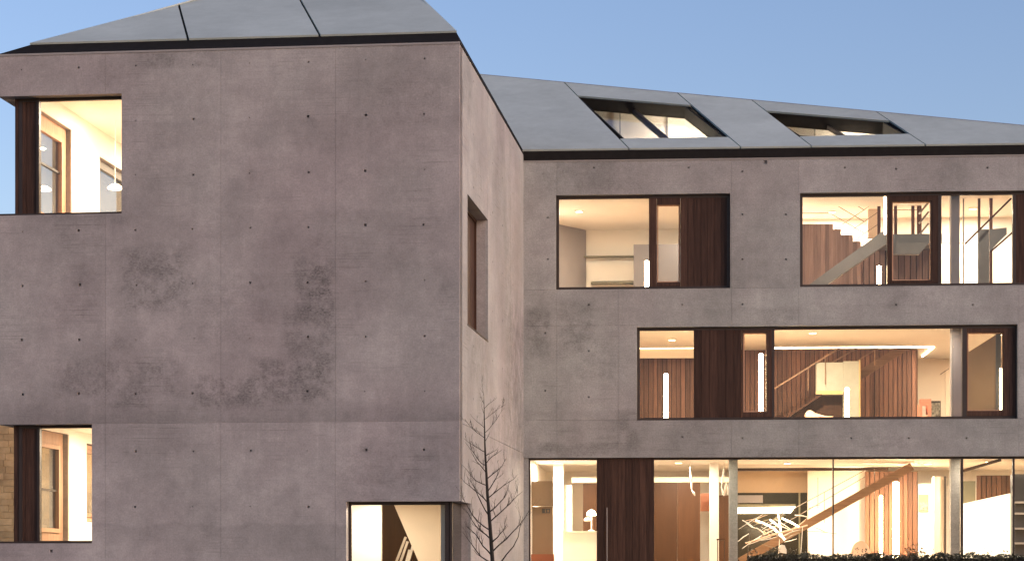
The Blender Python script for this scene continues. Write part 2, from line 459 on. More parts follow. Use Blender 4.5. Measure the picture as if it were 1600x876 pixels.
# ------------------------------------------------------------------ FRONT BLOCK
AF = -math.atan(390.0 / FPX)                     # its side wall runs to the depth vanishing point
FF = Frame((718 - CX) / FPX * 44.4, 44.4, AF)    # origin: the near right corner, x to the right, y inward
xL = FF.X(-3); EAVE = FF.Z(718, 68)
T0, T1 = 0.06, 0.42                              # skin, wall thickness
def FZ(px, py): return FF.Z(px, py)
fb = thing('concrete_building', 'fair-faced concrete gabled block with blank wall and glowing corner windows, at left', 'building', FF, (0, 0, 0))

w1 = (xL - .1, FF.X(190), FZ(100, 335), FZ(100, 148.5))
w2 = (xL - .1, FF.X(143.5), FZ(70, 848), FZ(70, 662.5))
w3 = (FF.X(541), 0.1, TERR + .02, FZ(640, 782.5))
z658 = FZ(500, 658.5)
def stain(px0, px1, py0, py1, k):
    a = FF.at(px0, py0); b = FF.at(px1, py1)
    return ((a.x + b.x) / 2, (a.z + b.z) / 2, (b.x - a.x) / 2, (a.z - b.z) / 2, k)
blobs = [stain(185, 300, 385, 490, .75), stain(460, 525, 405, 500, 1.0), stain(440, 528, 480, 620, .75), stain(395, 520, 560, 630, .9),
         stain(300, 420, 585, 640, .8), stain(80, 290, 560, 620, .65), stain(150, 240, 600, 640, .6), stain(300, 430, 430, 540, .3),
         stain(215, 335, 82, 105, .6), stain(560, 717, 120, 200, .3), stain(60, 160, 330, 520, .25), stain(520, 700, 700, 800, .35)]
for (px, py, k) in ((302, 442, .7), (391, 266, .6), (663, 180, .8), (663, 266, .5), (124, 442, .8), (571, 442, .5), (391, 703, .5), (571, 703, .8), (212, 614, .8), (481, 442, .5), (302, 790, .6), (124, 614, .7), (481, 185, .4)):
    blobs.append(stain(px - 13, px + 13, py - 12, py + 14, k))
M['conc'] = mat_concrete('fair_faced_concrete', (0.318, 0.302, 0.298), blobs, 0, z658, 1.0, ((FZ(350, 818), .13), (FZ(400, 186), .08), (FZ(400, 330), .06)))
rb = []
RF = None
ties = []
for k in range(9):
    z = FZ(572, (94, 180, 266.5, 352.5, 439, 525, 611, 703, 790)[k])
    for px in (34, 124, 212, 302, 391, 481, 571, 663):
        ties.append((FF.X(px) + random.uniform(-.02, .02), z + random.uniform(-.015, .015), random.choice((.012, .018, .022, .026))))
for px, py in ((80, 860),): ties.append((FF.X(px), FZ(px, py), .03))
panels(fb, M['conc'], [xL, FF.X(165), FF.X(345), FF.X(524), 0.0], [0.0, z658, EAVE], 0, T0 - .002, [w1, w2, w3], ties)
slab('wall', fb, M['conc'], xL, 0, TERR * 0, EAVE, T0, T1, [w1, w2, w3])
# right side wall (seen in perspective)
LEN = 13.2
sw = [FF.side(p, 400) .y for p in (731, 761.5, 797)]
yw0, yw1 = FF.side(730.5, 400).y, FF.side(762.5, 400).y
zw0, zw1 = FF.side(730.5, 508).z, FF.side(730.5, 303).z
ny = FF.side(735.5, 800).y                       # the corner void of the low window
side_open = [(yw0, yw1, zw0, zw1), (-1, ny, w3[2], w3[3])]
sties = [(y, FZ(572, py), .024) for y in (0.35, 2.2, 5.5, 7.4, 9.6, 11.2) for py in (94, 180, 266.5, 352.5, 439, 525, 611, 703)]
V = None
M['conc_side'] = mat_concrete('fair_faced_concrete_side', (0.300, 0.302, 0.302), [(10.2, 6.2, 2.2, 2.2, .8), (9.0, 8.8, 1.2, 1.4, .4), (3.0, 6.2, 1.6, .6, .5), (1.0, 11.6, 1.0, .5, .4), (6.5, 4.6, 1.8, .9, .4)], 1)
panels(fb, M['conc_side'], [T0 + .002, sw[0], sw[1], sw[2], LEN], [0.0, FF.side(718, 659).z, EAVE], -(T0 - .002), 0.0, side_open, sties, 'y', 0.008)
slab('wall', fb, M['conc'], T1 + .002, LEN, 0, EAVE, -T1, -T0, side_open, 'y')
# left side wall: corner voids and one further window on each floor
lw = [(-1, 3.5, w1[2], w1[3]), (5.6, 8.4, w1[2], w1[3] - .2), (-1, 3.3, w2[2], w2[3]), (4.6, 7.4, w2[2] + .55, w2[3] - .12)]
slab('wall', fb, M['conc'], T1 + .002, LEN, 0, EAVE, xL, xL + T1, lw, 'y')
box('wall', fb, M['conc'], xL + T1 + .002, -T1 - .002, LEN - .4, LEN, 0, EAVE)
# eave: thin flashing line, dark sloping band, roof
tag(MB().box(xL - .012, .012, -.015, .0, EAVE - .005, EAVE + .035).build('flashing', M['flash'], fb))
MB().box(-.03, .014, .002, LEN, EAVE + .001, EAVE + .03).build('flashing', M['black'], fb)
yb, zb, xb0, xb1 = .30, EAVE + .29, FF.X(47, .3), -.10
def roof_pts():
    n = Vector((0, -(.459 / .97), 1)); p0 = Vector((0, yb, zb))
    return n.normalized(), p0
rn, rp0 = roof_pts()
apex = FF.plane(586, -70, rp0, rn)
MB().add([(xL, -.01, EAVE + .036), (0.012, -.01, EAVE + .036), (xb1, yb, zb), (xb0, yb, zb),
          (xL, LEN, EAVE + .036), (0.012, LEN, EAVE + .036)],
         [(0, 1, 2, 3), (1, 5, 2), (0, 3, 4), (0, 4, 5, 1)]).build('eave_band', M['black'], fb)
rd = Vector((-.32 / .97, 1, .459 / .97))          # the panel joints run this way up the slope
p_r = Vector((xb1, yb, zb)); p_l = Vector((xb0, yb, zb))
ap2 = Vector((apex.x, LEN - 4.5, apex.z))
MB().add([p_l, p_r, apex, Vector((0, LEN, EAVE + .1)), Vector((xL, LEN, EAVE + .1)), ap2],
         [(0, 1, 2), (1, 3, 5, 2), (3, 4, 5), (4, 0, 2, 5), (0, 4, 3, 1)]).build('roof', M['black'], fb)
roofF = fb.children[-1]
def clip_poly(poly, f):
    """keep f(p) >= 0"""
    out = []
    for i, p in enumerate(poly):
        q = poly[(i + 1) % len(poly)]; a, b = f(p), f(q)
        if a >= 0: out.append(p)
        if (a >= 0) != (b >= 0): out.append(p + (q - p) * (a / (a - b)))
    return out
def sheet(name, parent, mat, poly, n, th, lift=0.0):
    n = n.normalized(); k = len(poly)
    a = sum((poly[i].cross(poly[(i + 1) % k]) for i in range(k)), Vector())
    if a.dot(n) < 0: poly = poly[::-1]
    top = [p + n * (lift + th) for p in poly]; bot = [p + n * lift for p in poly]
    fs = [tuple(range(k)), tuple(range(2 * k - 1, k - 1, -1))] + [(i, i + k, (i + 1) % k + k, (i + 1) % k) for i in range(k)]
    return mesh_ob(name, top + bot, fs, mat, parent)
def lean(p, y0, d): return p.x - (p.y - y0) * d.x / d.y      # place along the eave where the joint through p starts
jf = [-99] + [lean(FF.plane(px, py, rp0, rn), yb, rd) for px, py in ((293, 60), (497, 53))] + [99]
for i in range(3):
    poly = clip_poly(clip_poly([p_l, p_r, apex], lambda p: lean(p, yb, rd) - jf[i] - .025), lambda p: jf[i + 1] - .025 - lean(p, yb, rd))
    sheet('roof_panel', roofF, M['roof'], poly, rn, .04, .004)

bR, bL = Vector((-.06, LEN, EAVE + .12)), Vector((xL + .06, LEN, EAVE + .12))
for tri in ((p_r + Vector((-.02, .05, 0)), bR, ap2), (p_r + Vector((-.02, .05, 0)), ap2, apex), (p_l, apex, ap2), (p_l, ap2, bL)):
    c = sum(tri, Vector()) / 3; tri = [c + (p - c) * .96 for p in tri]
    n = (tri[1] - tri[0]).cross(tri[2] - tri[0]); n = n if n.z > 0 else -n
    sheet('roof_panel', roofF, M['roof'], tri, n, .026, -.020)

# windows of the front block -------------------------------------------------
def boards(parent, x0, x1, y0, y1, z0, z1, n, mat='timber', gap=.006):
    w = (x1 - x0) / n
    box('backing_board', parent, M['bronze'], x0, x1, y1 + .002, y1 + .02, z0, z1)
    for i in range(n):
        dy = random.uniform(0, .006)
        box('board', parent, M[mat], x0 + i * w + gap / 2, x0 + (i + 1) * w - gap / 2, y0 + dy, y1, z0, z1)

def pane(parent, x0, x1, y, z0, z1): return box('pane', parent, M['glass'], x0, x1, y, y + .012, z0, z1)

yg = .26
def corner_window_left(w, pxa, pxb):
    win = ring('window', fb, M['bronze'], xL + .36, w[1] + .03, w[2] - .02, w[3] + .01, .075, yg, yg + .08)
    xa, xb = FF.X(pxa, yg), FF.X(pxb, yg)
    boards(win, xa, xb - .04, yg + .012, yg + .09, w[2], w[3], 2)
    box('mullion', win, M['bronze'], xb - .05, xb + .01, yg - .03, yg + .1, w[2], w[3])
    pane(win, xb + .012, w[1], yg + .04, w[2] + .04, w[3] - .05)
    box('sill', win, M['bronze'], xL + .02, w[1] - .003, .02, yg - .03, w[2] + .003, w[2] + .04)
    return win
win1 = corner_window_left(w1, 23, 61)
win2 = corner_window_left(w2, 21, 62)
def side_frame(x, y0, y1, z0, z1, w, mat, parent, glass=True, split=None):
    f = ring('side_window', parent, M[mat], y0, y1, z0, z1, w, x, x + .10, 'y')
    ring('casement', f, M[mat], y0 + w + .01, y1 - w - .01, z0 + w + .01, z1 - w - .01, .09, x + .03, x + .13, 'y')
    if glass: MB().box(x + .05, x + .06, y0 + w + .05, y1 - w - .05, z0 + w + .05, z1 - w - .05).build('pane', M['glass'], f)
    if split:
        for s in split: MB().box(x + .02, x + .08, y0 + w + .05, y1 - w - .05, s - .025, s + .025).build('glazing_bar', M['bronze'], f)
    return f
xi = xL + T1
side_frame(xL + .22, .55, 3.48, w1[2], w1[3], .26, 'oak', fb, True, (w1[2] + 1.45,))
side_frame(xL + .22, 5.62, 8.38, w1[2], w1[3] - .21, .10, 'greyp', fb)
side_frame(xL + .22, .55, 3.28, w2[2], w2[3], .26, 'oak', fb, True, (w2[2] + 1.2,))
side_frame(xL + .22, 4.62, 7.38, w2[2] + .57, w2[3] - .14, .09, 'oak', fb)

# rooms behind: upper and middle left
def room(parent, x0, x1, y0, y1, z0, z1, wall='white', ceil='white', floor='floor', sides='lrb'):
    box('room_floor', parent, M[floor], x0, x1, y0, y1, z0 - .15, z0)
    box('room_ceiling', parent, M[ceil], x0, x1, y0, y1, z1, z1 + .12)
    if 'l' in sides: box('room_wall', parent, M[wall], x0 - .1, x0, y0, y1, z0, z1)
    if 'r' in sides: box('room_wall', parent, M[wall], x1, x1 + .1, y0, y1, z0, z1)
    if 'b' in sides: box('room_wall', parent, M[wall], x0, x1, y1, y1 + .1, z0, z1)
def room_front(z0, z1, rz0, rz1, lws):
    x0, x1, y0, y1 = xi + .03, -5.2, T1 + .01, 10.0
    box('room_floor', fb, M['floor'], x0, x1, y0, y1, rz0 - .15, rz0)
    box('room_ceiling', fb, M['white'], x0, x1, y0, y1, rz1, rz1 + .12)
    box('room_wall', fb, M['white'], x1, x1 + .1, y0, y1, rz0, rz1)
    box('room_wall', fb, M['white'], x0, x1, y1, y1 + .1, rz0, rz1)
    slab('room_wall', fb, M['white'], y0, y1, rz0, rz1, xi + .002, xi + .028, lws, 'y')
    slab('room_wall', fb, M['white'], x0, x1, rz0, rz1, y0, y0 + .02, [(-99, w1[1] if rz0 > 6 else w2[1], z0, z1)])
room_front(w1[2], w1[3], w1[2] - .12, w1[3] + .42, lw[:2])
room_front(w2[2], w2[3], w2[2] - .12, w2[3] + .10, lw[2:])
ceiling_light(FF, fb, -7.6, 3.6, w1[3] + .42, 52, .6, .6)
ceiling_light(FF, fb, -7.6, 7.4, w1[3] + .42, 34, .6, .6)
ceiling_light(FF, fb, -7.4, 3.4, w2[3] + .10, 55, .6, .6)
ceiling_light(FF, fb, -7.4, 7.2, w2[3] + .10, 40, .6, .6)
for (px, py, y, rr, lab) in ((180, 292, 4.6, .17, 'bright shallow dome lamp hanging in the upper left corner room'),):
    p = FF.at(px, py, y); ztop = w1[3] + .42
    pd = thing('pendant_lamp', lab, 'lamp', FF, (p.x, p.y, ztop)); h = p.z - ztop
    MB().tube([(0, 0, -.002), (0, 0, h + .05)], .005, 5).build('cord', M['white'], pd)
    MB().lathe([(.001, h + .06), (rr * .5, h + .05), (rr, h - .02), (rr * .96, h - .05), (.001, h - .06)], (0, 0, 0), 20).build('shade', M['globe'], pd, True)
# low right corner window
xr = FF.X(697, yg)
win3 = ring('window', fb, M['bronze'], w3[0] - .03, xr + .06, w3[2], w3[3] + .02, .085, yg, yg + .08)
pane(win3, w3[0] + .05, xr - .02, yg + .04, w3[2] + .06, w3[3] - .03)
boards(win3, xr + .062, -.24, yg + .01, yg + .09, w3[2], w3[3] - .002, 1)
box('mullion', win3, M['bronze'], -.238, -.19, yg - .01, yg + .10, w3[2], w3[3] - .002)
MB().box(-.215, -.20, yg + .102, ny, w3[2], w3[3] - .002).build('pane', M['darkglass'], win3)
room(fb, -4.0, -.45, T1 + .01, 7.0, TERR + .02, w3[3] + .12, 'white')
ceiling_light(FF, fb, -2.0, .8, w3[3] + .12, 12, .5, .5)
ceiling_light(FF, fb, -3.2, 4.5, w3[3] + .12, 40, .5, .5)
pbox(FF, 'partition', fb, M['white'], 520, 596, 770, 960, 1.6, .12)
pbox(FF, 'partition', fb, M['walnut'], 560, 700, 770, 960, 3.6, .1)
pprism(FF, 'stair_wall', fb, M['cream'], [(610, 775), (720, 775), (720, 960), (690, 960)], 2.4, .12)
st = pbar(FF, 'staircase', fb, M['white'], (622, 876 + 60), (660, 800), 3.0, 3.0, .1, .05)
for a in ((618, 880, 634, 838), (624, 882, 637, 845), (633, 884, 640, 858)):
    pbar(FF, 'baluster', st, M['white'], a[:2], a[2:], 3.1, 3.1, .04, .05)
# tall narrow side window: timber reveal
zc = (zw0 + zw1) / 2
sf = ring('side_window', fb, M['timber'], yw0 - .02, yw1 + .02, zw0 - .01, zw1 + .01, .07, -.36, -.26, 'y')
for i in range(5):
    wd = (yw1 - yw0 - .14) / 5
    MB().box(-.33, -.30, yw0 + .07 + i * wd + .004, yw0 + .07 + (i + 1) * wd - .004, zw0 + .06, zw1 - .06).build('board', M['timber'], sf)
box('sill', sf, M['bronze'], -.25, .012, yw0 + .004, yw1 - .004, zw0 + .002, zw0 + .035)

# ------------------------------------------------------------------ REAR WING
yB = FF.side(818, 500).y
oB = FF.m @ Vector((0, yB, 0))
AB = -math.atan(232.0 / FPX)
FR = Frame(oB.x, oB.y, AB)
rbld = thing('concrete_building', 'long three-storey concrete wing with wide glowing windows and two roof lights, at right', 'building', FR, (0, 0, 0))
xR = 20.0
EB = FR.Z(830, 251)
def RZ(px, py, y=0.0): return FR.Z(px, py, y)
a1 = (FR.X(868.5), FR.X(1141), RZ(1000, 451), RZ(1000, 303.5))
a2 = (FR.X(1250), FR.X(1720), RZ(1420, 446.5), RZ(1420, 299.5))
b1 = (FR.X(995), FR.X(1590), RZ(1290, 655), RZ(1290, 508.5))
g1 = (FR.X(825.5), FR.X(1850), TERR + .0, RZ(1200, 713.5))
opens = [a1, a2, b1, g1]
def rst(px0, px1, py0, py1, k):
    a = FR.at(px0, py0); b = FR.at(px1, py1)
    return ((a.x + b.x) / 2, (a.z + b.z) / 2, (b.x - a.x) / 2, (a.z - b.z) / 2, k)
M['conc_rear'] = mat_concrete('fair_faced_concrete_rear', (0.300, 0.308, 0.298),
    [rst(820, 860, 480, 560, .7), rst(870, 930, 470, 560, .6), rst(900, 965, 520, 600, .45), rst(820, 990, 690, 714, .6), rst(1160, 1250, 700, 714, .5), rst(830, 1000, 250, 300, .4), rst(1170, 1250, 480, 510, .4), rst(1350, 1420, 680, 700, .5), rst(1380, 1470, 455, 480, .3), rst(960, 1000, 640, 712, .6)], 0, None, 1.35, ((RZ(1100, 480), .06), (RZ(900, 640), .08)))
rties = [(FR.X(px), RZ(px, py), .022) for px, py in ((856, 340), (856, 405), (928, 262), (1076, 262), (1160, 268), (1160, 335), (1160, 405), (1160, 475), (1228, 335), (1228, 405),
         (1543, 262), (1400, 264), (1320, 262), (852, 520), (852, 610), (920, 476), (920, 548), (920, 620), (1066, 476), (1400, 476), (1520, 476), (1066, 682), (1160, 684), (1330, 684), (1420, 684), (1510, 684))]
rties += [(FR.X(1196), RZ(1196, 253.5), .045), (FR.X(1196), RZ(1196, 260.5), .045)]
panels(rbld, M['conc_rear'], [0.0, FR.X(870), FR.X(966), FR.X(1143), FR.X(1248), FR.X(1592), xR],
       [g1[3], RZ(1143, 655), RZ(1143, 506.5), RZ(1143, 450), EB], 0, T0 - .002, opens, rties)
slab('wall', rbld, M['conc_rear'], 0.0, xR, 0, EB, T0, T1, opens)
DB = 12.0
box('wall', rbld, M['conc_rear'], xR - .4, xR, T1 + .002, DB, 0, EB)
box('wall', rbld, M['conc_rear'], 0, xR - .402, DB - .4, DB, 0, EB)
# eave gutter
MB().box(-.0, xR + .02, -.035, .25, EB + .005, EB + .235).build('gutter', M['black'], rbld)
MB().box(0, xR, -.02, -.002, EB - .035, EB - .004).build('flashing', M['flash'], rbld)
# roof of the wing
rp = Vector((0, .0, EB + .24)); rn2 = Vector((0, -(.459 / .9836), 1)).normalized()
rd2 = Vector((-.2745 / .9836, 1, .459 / .9836))
def RP(px, py): return FR.plane(px, py, rp, rn2)
rA, rBp = RP(752, 119.5), RP(1600, 199.5)
rdir = (rBp - rA)
rAx = rA - rdir * .35; rBx = rA + rdir * 1.22
e0 = Vector((-4.2, 0, EB + .24)); e1 = Vector((rBx.x + .2, 0, EB + .24))
roof_poly = [e0, e1, rBx, rAx]
jx = [lean(RP(*p), 0, rd2) for p in ((985, 237), (1158, 233), (1268, 231), (1445, 228))]
def dist_y(p): return p.y
def strip(i0, i1, lo=None, hi=None):
    poly = roof_poly
    if i0 is not None: poly = clip_poly(poly, lambda p: lean(p, 0, rd2) - i0 - .018)
    if i1 is not None: poly = clip_poly(poly, lambda p: i1 - .018 - lean(p, 0, rd2))
    if lo is not None: poly = clip_poly(poly, lo)
    if hi is not None: poly = clip_poly(poly, hi)
    return poly
def line_side(p, q):
    """plan side of the line p->q : positive towards the ridge"""
    return lambda r: (q.x - p.x) * (r.y - p.y) - (q.y - p.y) * (r.x - p.x)
sk1 = [RP(*p) for p in ((902.5, 152), (1072, 166.5), (1137, 217), (976, 219.5))]
sk2 = [RP(*p) for p in ((1189, 175), (1382, 191), (1418.5, 212), (1254, 216))]
roofR = MB().box(-.02, xR, .26, .30, EB + .0, EB + .2).build('roof', M['black'], rbld)
def rsheet(poly): return sheet('roof_panel', roofR, M['roof'], poly, rn2, .05, 0)
rsheet(strip(None, jx[0])); rsheet(strip(jx[1], jx[2])); rsheet(strip(jx[3], None))
for (i0, i1, sk) in ((jx[0], jx[1], sk1), (jx[2], jx[3], sk2)):
    rsheet(strip(i0, i1, line_side(sk[0], sk[1])))
    lo = line_side(sk[3], sk[2])
    rsheet(strip(i0, i1, None, lambda p, lo=lo: -lo(p)))
# dark sub-roof with the two openings left free (strips), and the far slope
def sub(i0, i1, lo=None, hi=None):
    sheet('sub_roof', roofR, M['black'], strip(i0, i1, lo, hi), rn2, .16, -.165)
sub(None, jx[0] + .03); sub(jx[1] - .03, jx[2] + .03); sub(jx[3] - .03, None)
for (i0, i1, sk) in ((jx[0], jx[1], sk1), (jx[2], jx[3], sk2)):
    sub(i0 - .03, i1 + .03, line_side(sk[0], sk[1])); lo = line_side(sk[3], sk[2])
    sub(i0 - .03, i1 + .03, None, lambda p, lo=lo: -lo(p))
MB().add([rAx + Vector((0, 0, .05)), rBx + Vector((0, 0, .05)), Vector((e1.x, DB + 6, EB)), Vector((e0.x, DB + 6, EB))], [(0, 1, 3), (1, 2, 3)]).build('far_slope', M['roof'], roofR)
MB().tube([rAx + Vector((0, .03, .05)), rBx + Vector((0, .03, .05))], .025, 6).build('ridge_cap', M['flash'], roofR)
# roof lights
dn = -rn2
def skylight(sk, bars, cross):
    c = sum(sk, Vector()) / 4
    q = [p + dn * .17 for p in sk]
    s = MB()
    # four deep reveals of dark metal
    for i in range(4):
        a, b = sk[i], sk[(i + 1) % 4]; n = (c - (a + b) / 2); n = n - rn2 * n.dot(rn2); n.normalize()
        th = .05
        vs = [a + dn * .0, b + dn * .0, b + dn * .34, a + dn * .34]
        ws = [v + n * th for v in vs]
        s.add(vs + ws, [(0, 1, 2, 3), (7, 6, 5, 4), (0, 4, 5, 1), (1, 5, 6, 2), (2, 6, 7, 3), (3, 7, 4, 0)])
    k = s.build('roof_light', M['black'], roofR)
    g = [p + dn * .27 for p in sk]
    sheet('pane', k, M['glass'], g, rn2, .012)
    for (u, v0, v1, wd) in bars:
        a = g[0].lerp(g[1], u); b = g[3].lerp(g[2], u)
        pa, pb = a.lerp(b, v0), a.lerp(b, v1)
        MB().bar(pa, pb, wd, wd * 1.6).build('glazing_bar', M['bronze'], k)
    for (v, u0, u1, wd) in cross:
        a = g[0].lerp(g[3], v); b = g[1].lerp(g[2], v)
        MB().bar(a.lerp(b, u0), a.lerp(b, u1), wd, wd * 1.6).build('glazing_bar', M['bronze'], k)
skylight(sk1, [(.52, 0, 1, .09)], [(.72, .52, 1, .03)])
skylight(sk2, [(.55, 0, 1, .07)], [(.55, 0, .55, .035)])

# attic under the roof
zt = EB + .02
box('attic_floor', rbld, M['floor'], .4, xR - .5, .45, DB - .45, zt - .2, zt - .05)
aw0, aw1 = rA.lerp(rBp, .10), rA.lerp(rBp, .92)      # knee wall below the ridge
print('RIDGE', rA, rBp, EB)
for (p, q) in ((aw0 + Vector((0, -.35, 0)), aw1 + Vector((0, -.25, 0))),):
    MB().add([(p.x, p.y, zt - .05), (q.x, q.y, zt - .05), (q.x, q.y, q.z - .30), (p.x, p.y, p.z - .35),
              (p.x, p.y + .1, zt - .05), (q.x, q.y + .1, zt - .05), (q.x, q.y + .1, q.z - .30), (p.x, p.y + .1, p.z - .35)],
             [(0, 1, 2, 3), (7, 6, 5, 4), (0, 4, 5, 1), (1, 5, 6, 2), (2, 6, 7, 3), (3, 7, 4, 0)]).build('attic_wall', M['white'], rbld)
for u in (.22, .33, .52, .66):    # slender posts seen through the roof lights
    p = aw0.lerp(aw1, u) + Vector((0, -.48, 0)); box('attic_post', rbld, M['greyp'], p.x - .02, p.x + .02, p.y, p.y + .04, zt - .04, p.z - .45)
for x, p, ly in ((FR.X(1050, 4.6), 230, 4.55), (FR.X(1330, 2.9), 90, 2.95)):
    ld = bpy.data.lights.new('attic_lamp', 'POINT'); ld.energy = p; ld.color = (1.0, .86, .68); ld.shadow_soft_size = .15
    lo = bpy.data.objects.new('attic_lamp', ld); COL.objects.link(lo)
    lo.matrix_world = FR.m @ Matrix.Translation((x, ly, EB + .66))
    pl = thing('pendant_lamp', 'small round lamp in the attic behind the %s roof light' % ('left' if p > 100 else 'right'), 'lamp', FR, (x, ly, EB + .04))
    MB().lathe([(.0, 0), (.09, 0), (.09, .02), (.012, .03), (.012, .30), (0, .30)], (0, 0, -.07), 14).build('stand', M['steel'], pl)
    MB().lathe([(.001, .22), (.07, .24), (.11, .3), (.07, .36), (.001, .38)], (0, 0, 0), 16).build('shade', M['globe'], pl, True)

# ---- window frames of the wing
yr = .16
def frame(name, r, y0=yr, y1=yr + .09, w=.075): return ring(name, rbld, M['bronze'], r[0] + .002, r[1] - .002, r[2] + .002, r[3] - .002, w, y0, y1)
def casement(win, px0, px1, gx0, gx1, py0, py1, r):
    """a projecting timber surround with its own deep-set sash"""
    x0, x1 = FR.X(px0, yr), FR.X(px1, yr); pm = (px0 + px1) / 2
    g0, g1_, h0, h1 = FR.X(gx0, yr + .1), FR.X(gx1, yr + .1), RZ(pm, py1, yr + .1), RZ(pm, py0, yr + .1)
    c = slab('casement', win, M['timber'], x0, x1, r[2] + .08, r[3] - .08, yr - .02, yr + .12, [(g0 - .03, g1_ + .06, h0 - .03, h1 + .06)])
    ring('sash', c, M['oak'], g0 - .028, g1_ + .058, h0 - .028, h1 + .058, .03, yr + .04, yr + .115)
    box('pane', c, M['glass'], g0, g1_ + .03, yr + .08, yr + .09, h0, h1 + .03)
    return c
def mullion(win, px0, px1, r, y0=yr - .02, y1=yr + .12, mat='timber'):
    return box('mullion', win, M[mat], FR.X(px0, yr), FR.X(px1, yr), y0, y1, r[2] + .077, r[3] - .077)
def wpane(win, px0, px1, r): return pane(win, FR.X(px0, yr), FR.X(px1, yr), yr + .05, r[2] + .05, r[3] - .05)
wa1 = frame('window', a1)
wpane(wa1, 871, 1016, a1); mullion(wa1, 1014, 1026, a1)
casement(wa1, 1026.2, 1063, 1028.5, 1058.5, 324, 440, a1)
boards(wa1, FR.X(1063.3, yr), FR.X(1138, yr), yr, yr + .06, a1[2] + .078, a1[3] - .078, 7)
wa2 = frame('window', a2)
wpane(wa2, 1252, 1388, a2); mullion(wa2, 1386, 1389.5, a2)
casement(wa2, 1389.7, 1466, 1395, 1451, 319, 437, a2); mullion(wa2, 1466.2, 1471, a2, mat='bronze')
wpane(wa2, 1470, 1584, a2); mullion(wa2, 1582.5, 1587, a2, mat='bronze')
boards(wa2, FR.X(1587.3, yr), FR.X(1717, yr), yr, yr + .06, a2[2] + .078, a2[3] - .078, 11)
wb1 = frame('window', b1)
wpane(wb1, 998, 1085, b1)
boards(wb1, FR.X(1084, yr), FR.X(1159, yr), yr - .01, yr + .06, b1[2] + .078, b1[3] - .078, 6)
casement(wb1, 1159.3, 1206, 1163, 1195, 523.5, 642, b1); mullion(wb1, 1206.2, 1210, b1, mat='bronze')
wpane(wb1, 1209, 1490, b1); mullion(wb1, 1503.5, 1510, b1, mat='bronze')
casement(wb1, 1510.2, 1586, 1512.5, 1564, 523, 640, b1)
# ground floor shopfront
wg = slab('window', rbld, M['bronze'], g1[0] + .002, g1[1], g1[3] - .055, g1[3] - .003, yr, yr + .09)
box('mullion', wg, M['bronze'], g1[0] + .003, g1[0] + .045, yr, yr + .09, TERR, g1[3] - .057)
for p0, p1 in ((828, 932), (1022, 1302), (1302, 1501.5), (1504.5, 1583), (1586, 1700)):
    pane(wg, FR.X(p0, yr), FR.X(p1, yr), yr + .04, TERR + .02, g1[3] - .04)
for p0, p1 in ((1300.8, 1303), (1582, 1585.5), (1700, 1703), (1501, 1505)):
    box('mullion', wg, M['bronze'], FR.X(p0, yr), FR.X(p1, yr), yr, yr + .09, TERR, g1[3] - .057)
dr = box('door', rbld, M['bronze'], FR.X(932.3, yr), FR.X(1022, yr), yr + .005, yr + .08, TERR + .01, g1[3] - .06)
boards(dr, FR.X(933, yr), FR.X(1021.5, yr), yr - .035, yr + .003, TERR + .02, g1[3] - .003, 8)
xh = FR.X(948.5, yr)
MB().tube([(xh, yr - .08, RZ(948, 792)), (xh, yr - .08, TERR + .5)], .012, 8).build('pull_handle', M['flash'], dr)
for zz in (RZ(948, 797), TERR + .6): MB().tube([(xh, yr - .08, zz), (xh, yr - .03, zz)], .008, 6).build('handle_fixing', M['flash'], dr)
for p0, p1 in ((1139.3, 1152.7), (1485.5, 1500)):
    box('column', rbld, M['conc_rear'], FR.X(p0, .92), FR.X(p1, .92), .92, 1.2, TERR + .006, g1[3] + .02)
box('column', rbld, M['mauve'], FR.X(1486.5, .92), FR.X(1503, .92), .92, 1.2, b1[2] - .1, b1[3] + .05)
box('column', rbld, M['mauve'], FR.X(1486, .5), FR.X(1499.5, .5), .50, .80, a2[2] - .1, a2[3] + .05)

# ---- rooms of the wing
Y0, YB = T1 + .01, 6.4
c2 = a1[3] + .02; f2 = a1[2] - .10; c1 = b1[3] + .02; f1 = b1[2] - .10; c0 = g1[3] + .03; f0 = TERR + .005
xm = FR.X(1195, .4)
# top floor, left room
room(rbld, .5, xm - .1, Y0, YB - .4, f2, c2, 'white')
# top floor, stair hall
room(rbld, xm + .1, xR - .5, Y0, YB + .6, f2, a2[3] + .45, 'white')
room(rbld, .5, xR - .5, Y0, 9.2, f1, c1, 'cream')
room(rbld, .14, xR - .5, Y0, 8.6, f0, c0, 'white')
def L(px, y, z, p, sx=1.2, sy=.3, col=(1.0, .85, .66)): ceiling_light(FR, rbld, FR.X(px, y), y, z, p, sx, sy, col)
L(905, 2.6, c2, 24, .5, .5); L(1080, 3.6, c2, 14, .5, .5)
L(1300, 5.7, a2[3] + .45, 62, .6, .6); L(1520, 5.4, a2[3] + .45, 55, .6, .6); L(1540, 1.6, a2[3] + .45, 12, .6, .6); L(1320, 1.3, a2[3] + .45, 16, .6, .6)
L(1050, 3.2, c1, 28, .5, .5); L(1270, 1.7, c1, 58, .6, .6); L(1500, 5.5, c1, 55, .6, .6); L(1560, 2.5, c1, 14, .4, .4)
L(870, 2.8, c0, 55, .6, .6); L(1060, 3.0, c0, 28, .5, .5); L(1230, 3.5, c0, 40, .6, .6); L(1330, 6.3, c0, 40, .6, .6); L(1450, 4.0, c0, 50, .6, .6); L(1545, 3.0, c0, 40, .6, .6)

L(1100, .62, c0, 7); L(1250, .62, c0, 7); L(1398, .62, c0, 7); L(1530, .62, c0, 7); L(1040, .62, c1, 7); L(1455, .62, c1, 7)
pbox(FR, 'light_strip', rbld, M['strip'], 1457.5, 1459.5, 541.3, 543.4, 5.63, 2.6)
